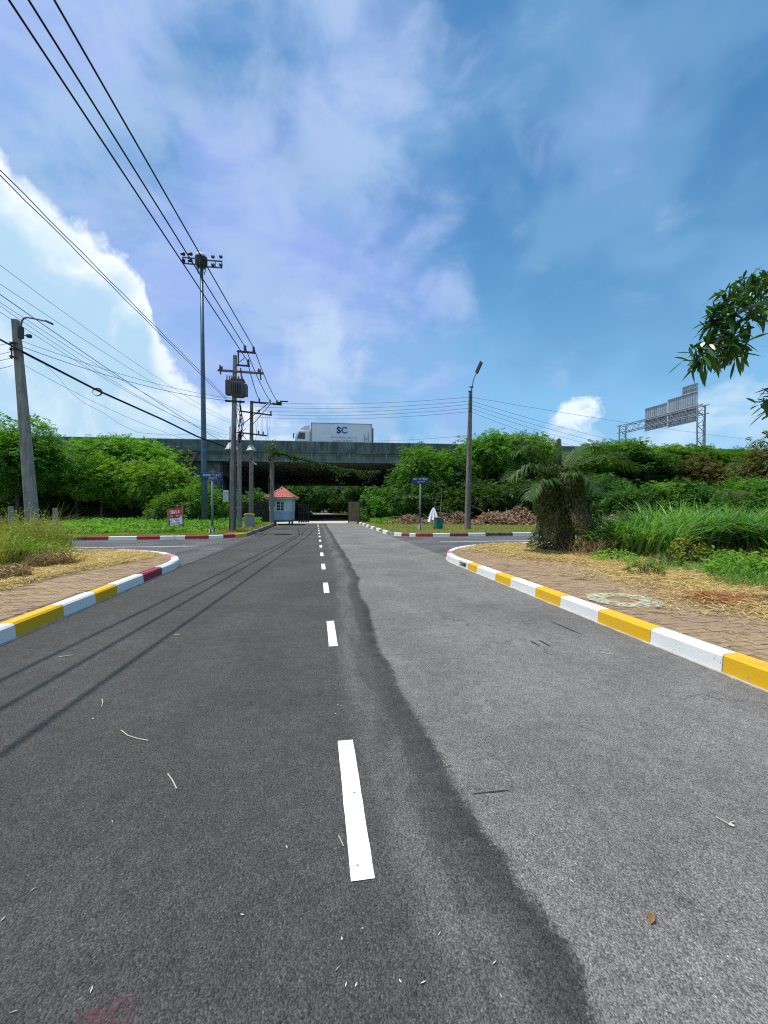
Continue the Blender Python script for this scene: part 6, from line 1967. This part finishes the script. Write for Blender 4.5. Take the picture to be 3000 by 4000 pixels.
# ------------------------------------------------------------------ small things on the ground
# ring of thrown lime on the right paving
q = gnd(2432, 2342, VZ + .02)
n = 40
V = [(q.x + r_ * math.cos(2 * math.pi * i / n), q.y + r_ * math.sin(2 * math.pi * i / n), VZ + .022) for r_ in (.22, .33, .50) for i in range(n)]
V = [(x + random.uniform(-.02, .02), y + random.uniform(-.02, .02), z) for x, y, z in V]
MB().add(V, [(k * n + i, k * n + (i + 1) % n, (k + 1) * n + (i + 1) % n, (k + 1) * n + i) for k in range(2) for i in range(n)]).build('lime_ring', 'lime_patchy', pave_r)
TW = 'fallen twigs on the asphalt'
for pts, rad, lab in (([(473, 2852), (500, 2873), (540, 2885), (580, 2892)], .003, 'thin curved pale twig on the dark asphalt at left'),
                      ([(655, 3022), (672, 3045), (690, 3080)], .003, 'short pale twig on the dark asphalt below the curved one'),
                      ([(398, 2730), (402, 2745), (396, 2760)], .003, 'tiny bent pale twig on the dark asphalt left of the shadows'),
                      ([(228, 2566), (285, 2558)], .005, 'straight pale straw near the left kerb shadow'),
                      ([(680, 2478), (702, 2478)], .005, 'small straw piece between the cable shadows and the dashes'),
                      ([(1322, 3262), (1335, 3290), (1342, 3305)], .002, 'thin pale twig beside the nearest dash'),
                      ([(2345, 2548), (2395, 2557)], .004, 'pale straw on the grey asphalt before the right kerb')):
    P3 = [gnd(x, y, .006) for x, y in pts]
    w_ = MB().tube(P3, rad, 5).build('twig', 'twig_pale', None); tag(w_, lab, 'twig', TW)
q = gnd(2545, 3597)
lf = thing('dry_leaf', 'curled brown dry leaf on the grey asphalt at lower right', 'leaf', (q.x, q.y, .004), .7)
MB().add([(-.022, 0, .002), (-.006, -.012, .010), (.014, -.010, .012), (.024, .0, .004), (.012, .013, .016), (-.008, .012, .012), (0, 0, .003)], [(0, 1, 6), (1, 2, 6), (2, 3, 6), (3, 4, 6), (4, 5, 6), (5, 0, 6)]).build('blade', 'leaf_brown', lf)
MB().tube([(-.022, 0, .003), (-.034, .006, .004)], .001, 4).build('stalk', 'leaf_brown', lf)
q = gnd(2846, 3222)
lf = thing('dry_leaf', 'small pale forked seed stalk on the grey asphalt near the right edge', 'leaf', (q.x, q.y, .004), 0)
MB().tube([(-.02, .045, .004), (-.008, .012, .005), (0, -.008, .004)], .0022, 5).build('stalk', 'twig_pale', lf)
MB().tube([(.04, .005, .004), (.012, .002, .006), (0, -.008, .004)], .0022, 5).build('stalk', 'twig_pale', lf)
MB().add([(-.008, -.006, .004), (.002, -.022, .004), (.014, -.018, .006), (.008, .0, .008)], [(0, 1, 2, 3)]).build('pod', 'twig_pale', lf)
bits = MB()
for _ in range(45):
    q = gnd(random.uniform(-100, 2300), 2000 + 2000 * random.random() ** 1.6 + 230, .005)
    if not (LX + .1 < q.x < RX - .1) or q.y > 14: continue
    a = random.uniform(0, 3.14); l_ = random.uniform(.003, .011) * (1 + q.y * .12); w_ = l_ * random.uniform(.1, .3)
    dx, dy = math.cos(a) * l_, math.sin(a) * l_
    bits.add([(q.x - dx, q.y - dy, .005), (q.x + dy * w_ / l_, q.y - dx * w_ / l_, .007), (q.x + dx, q.y + dy, .006), (q.x - dy * w_ / l_, q.y + dx * w_ / l_, .005)], [(0, 1, 2, 3)])
tag(bits.build('litter', 'twig_pale'), 'scattered pale straw specks and seeds on the asphalt', 'litter', None, 'stuff')
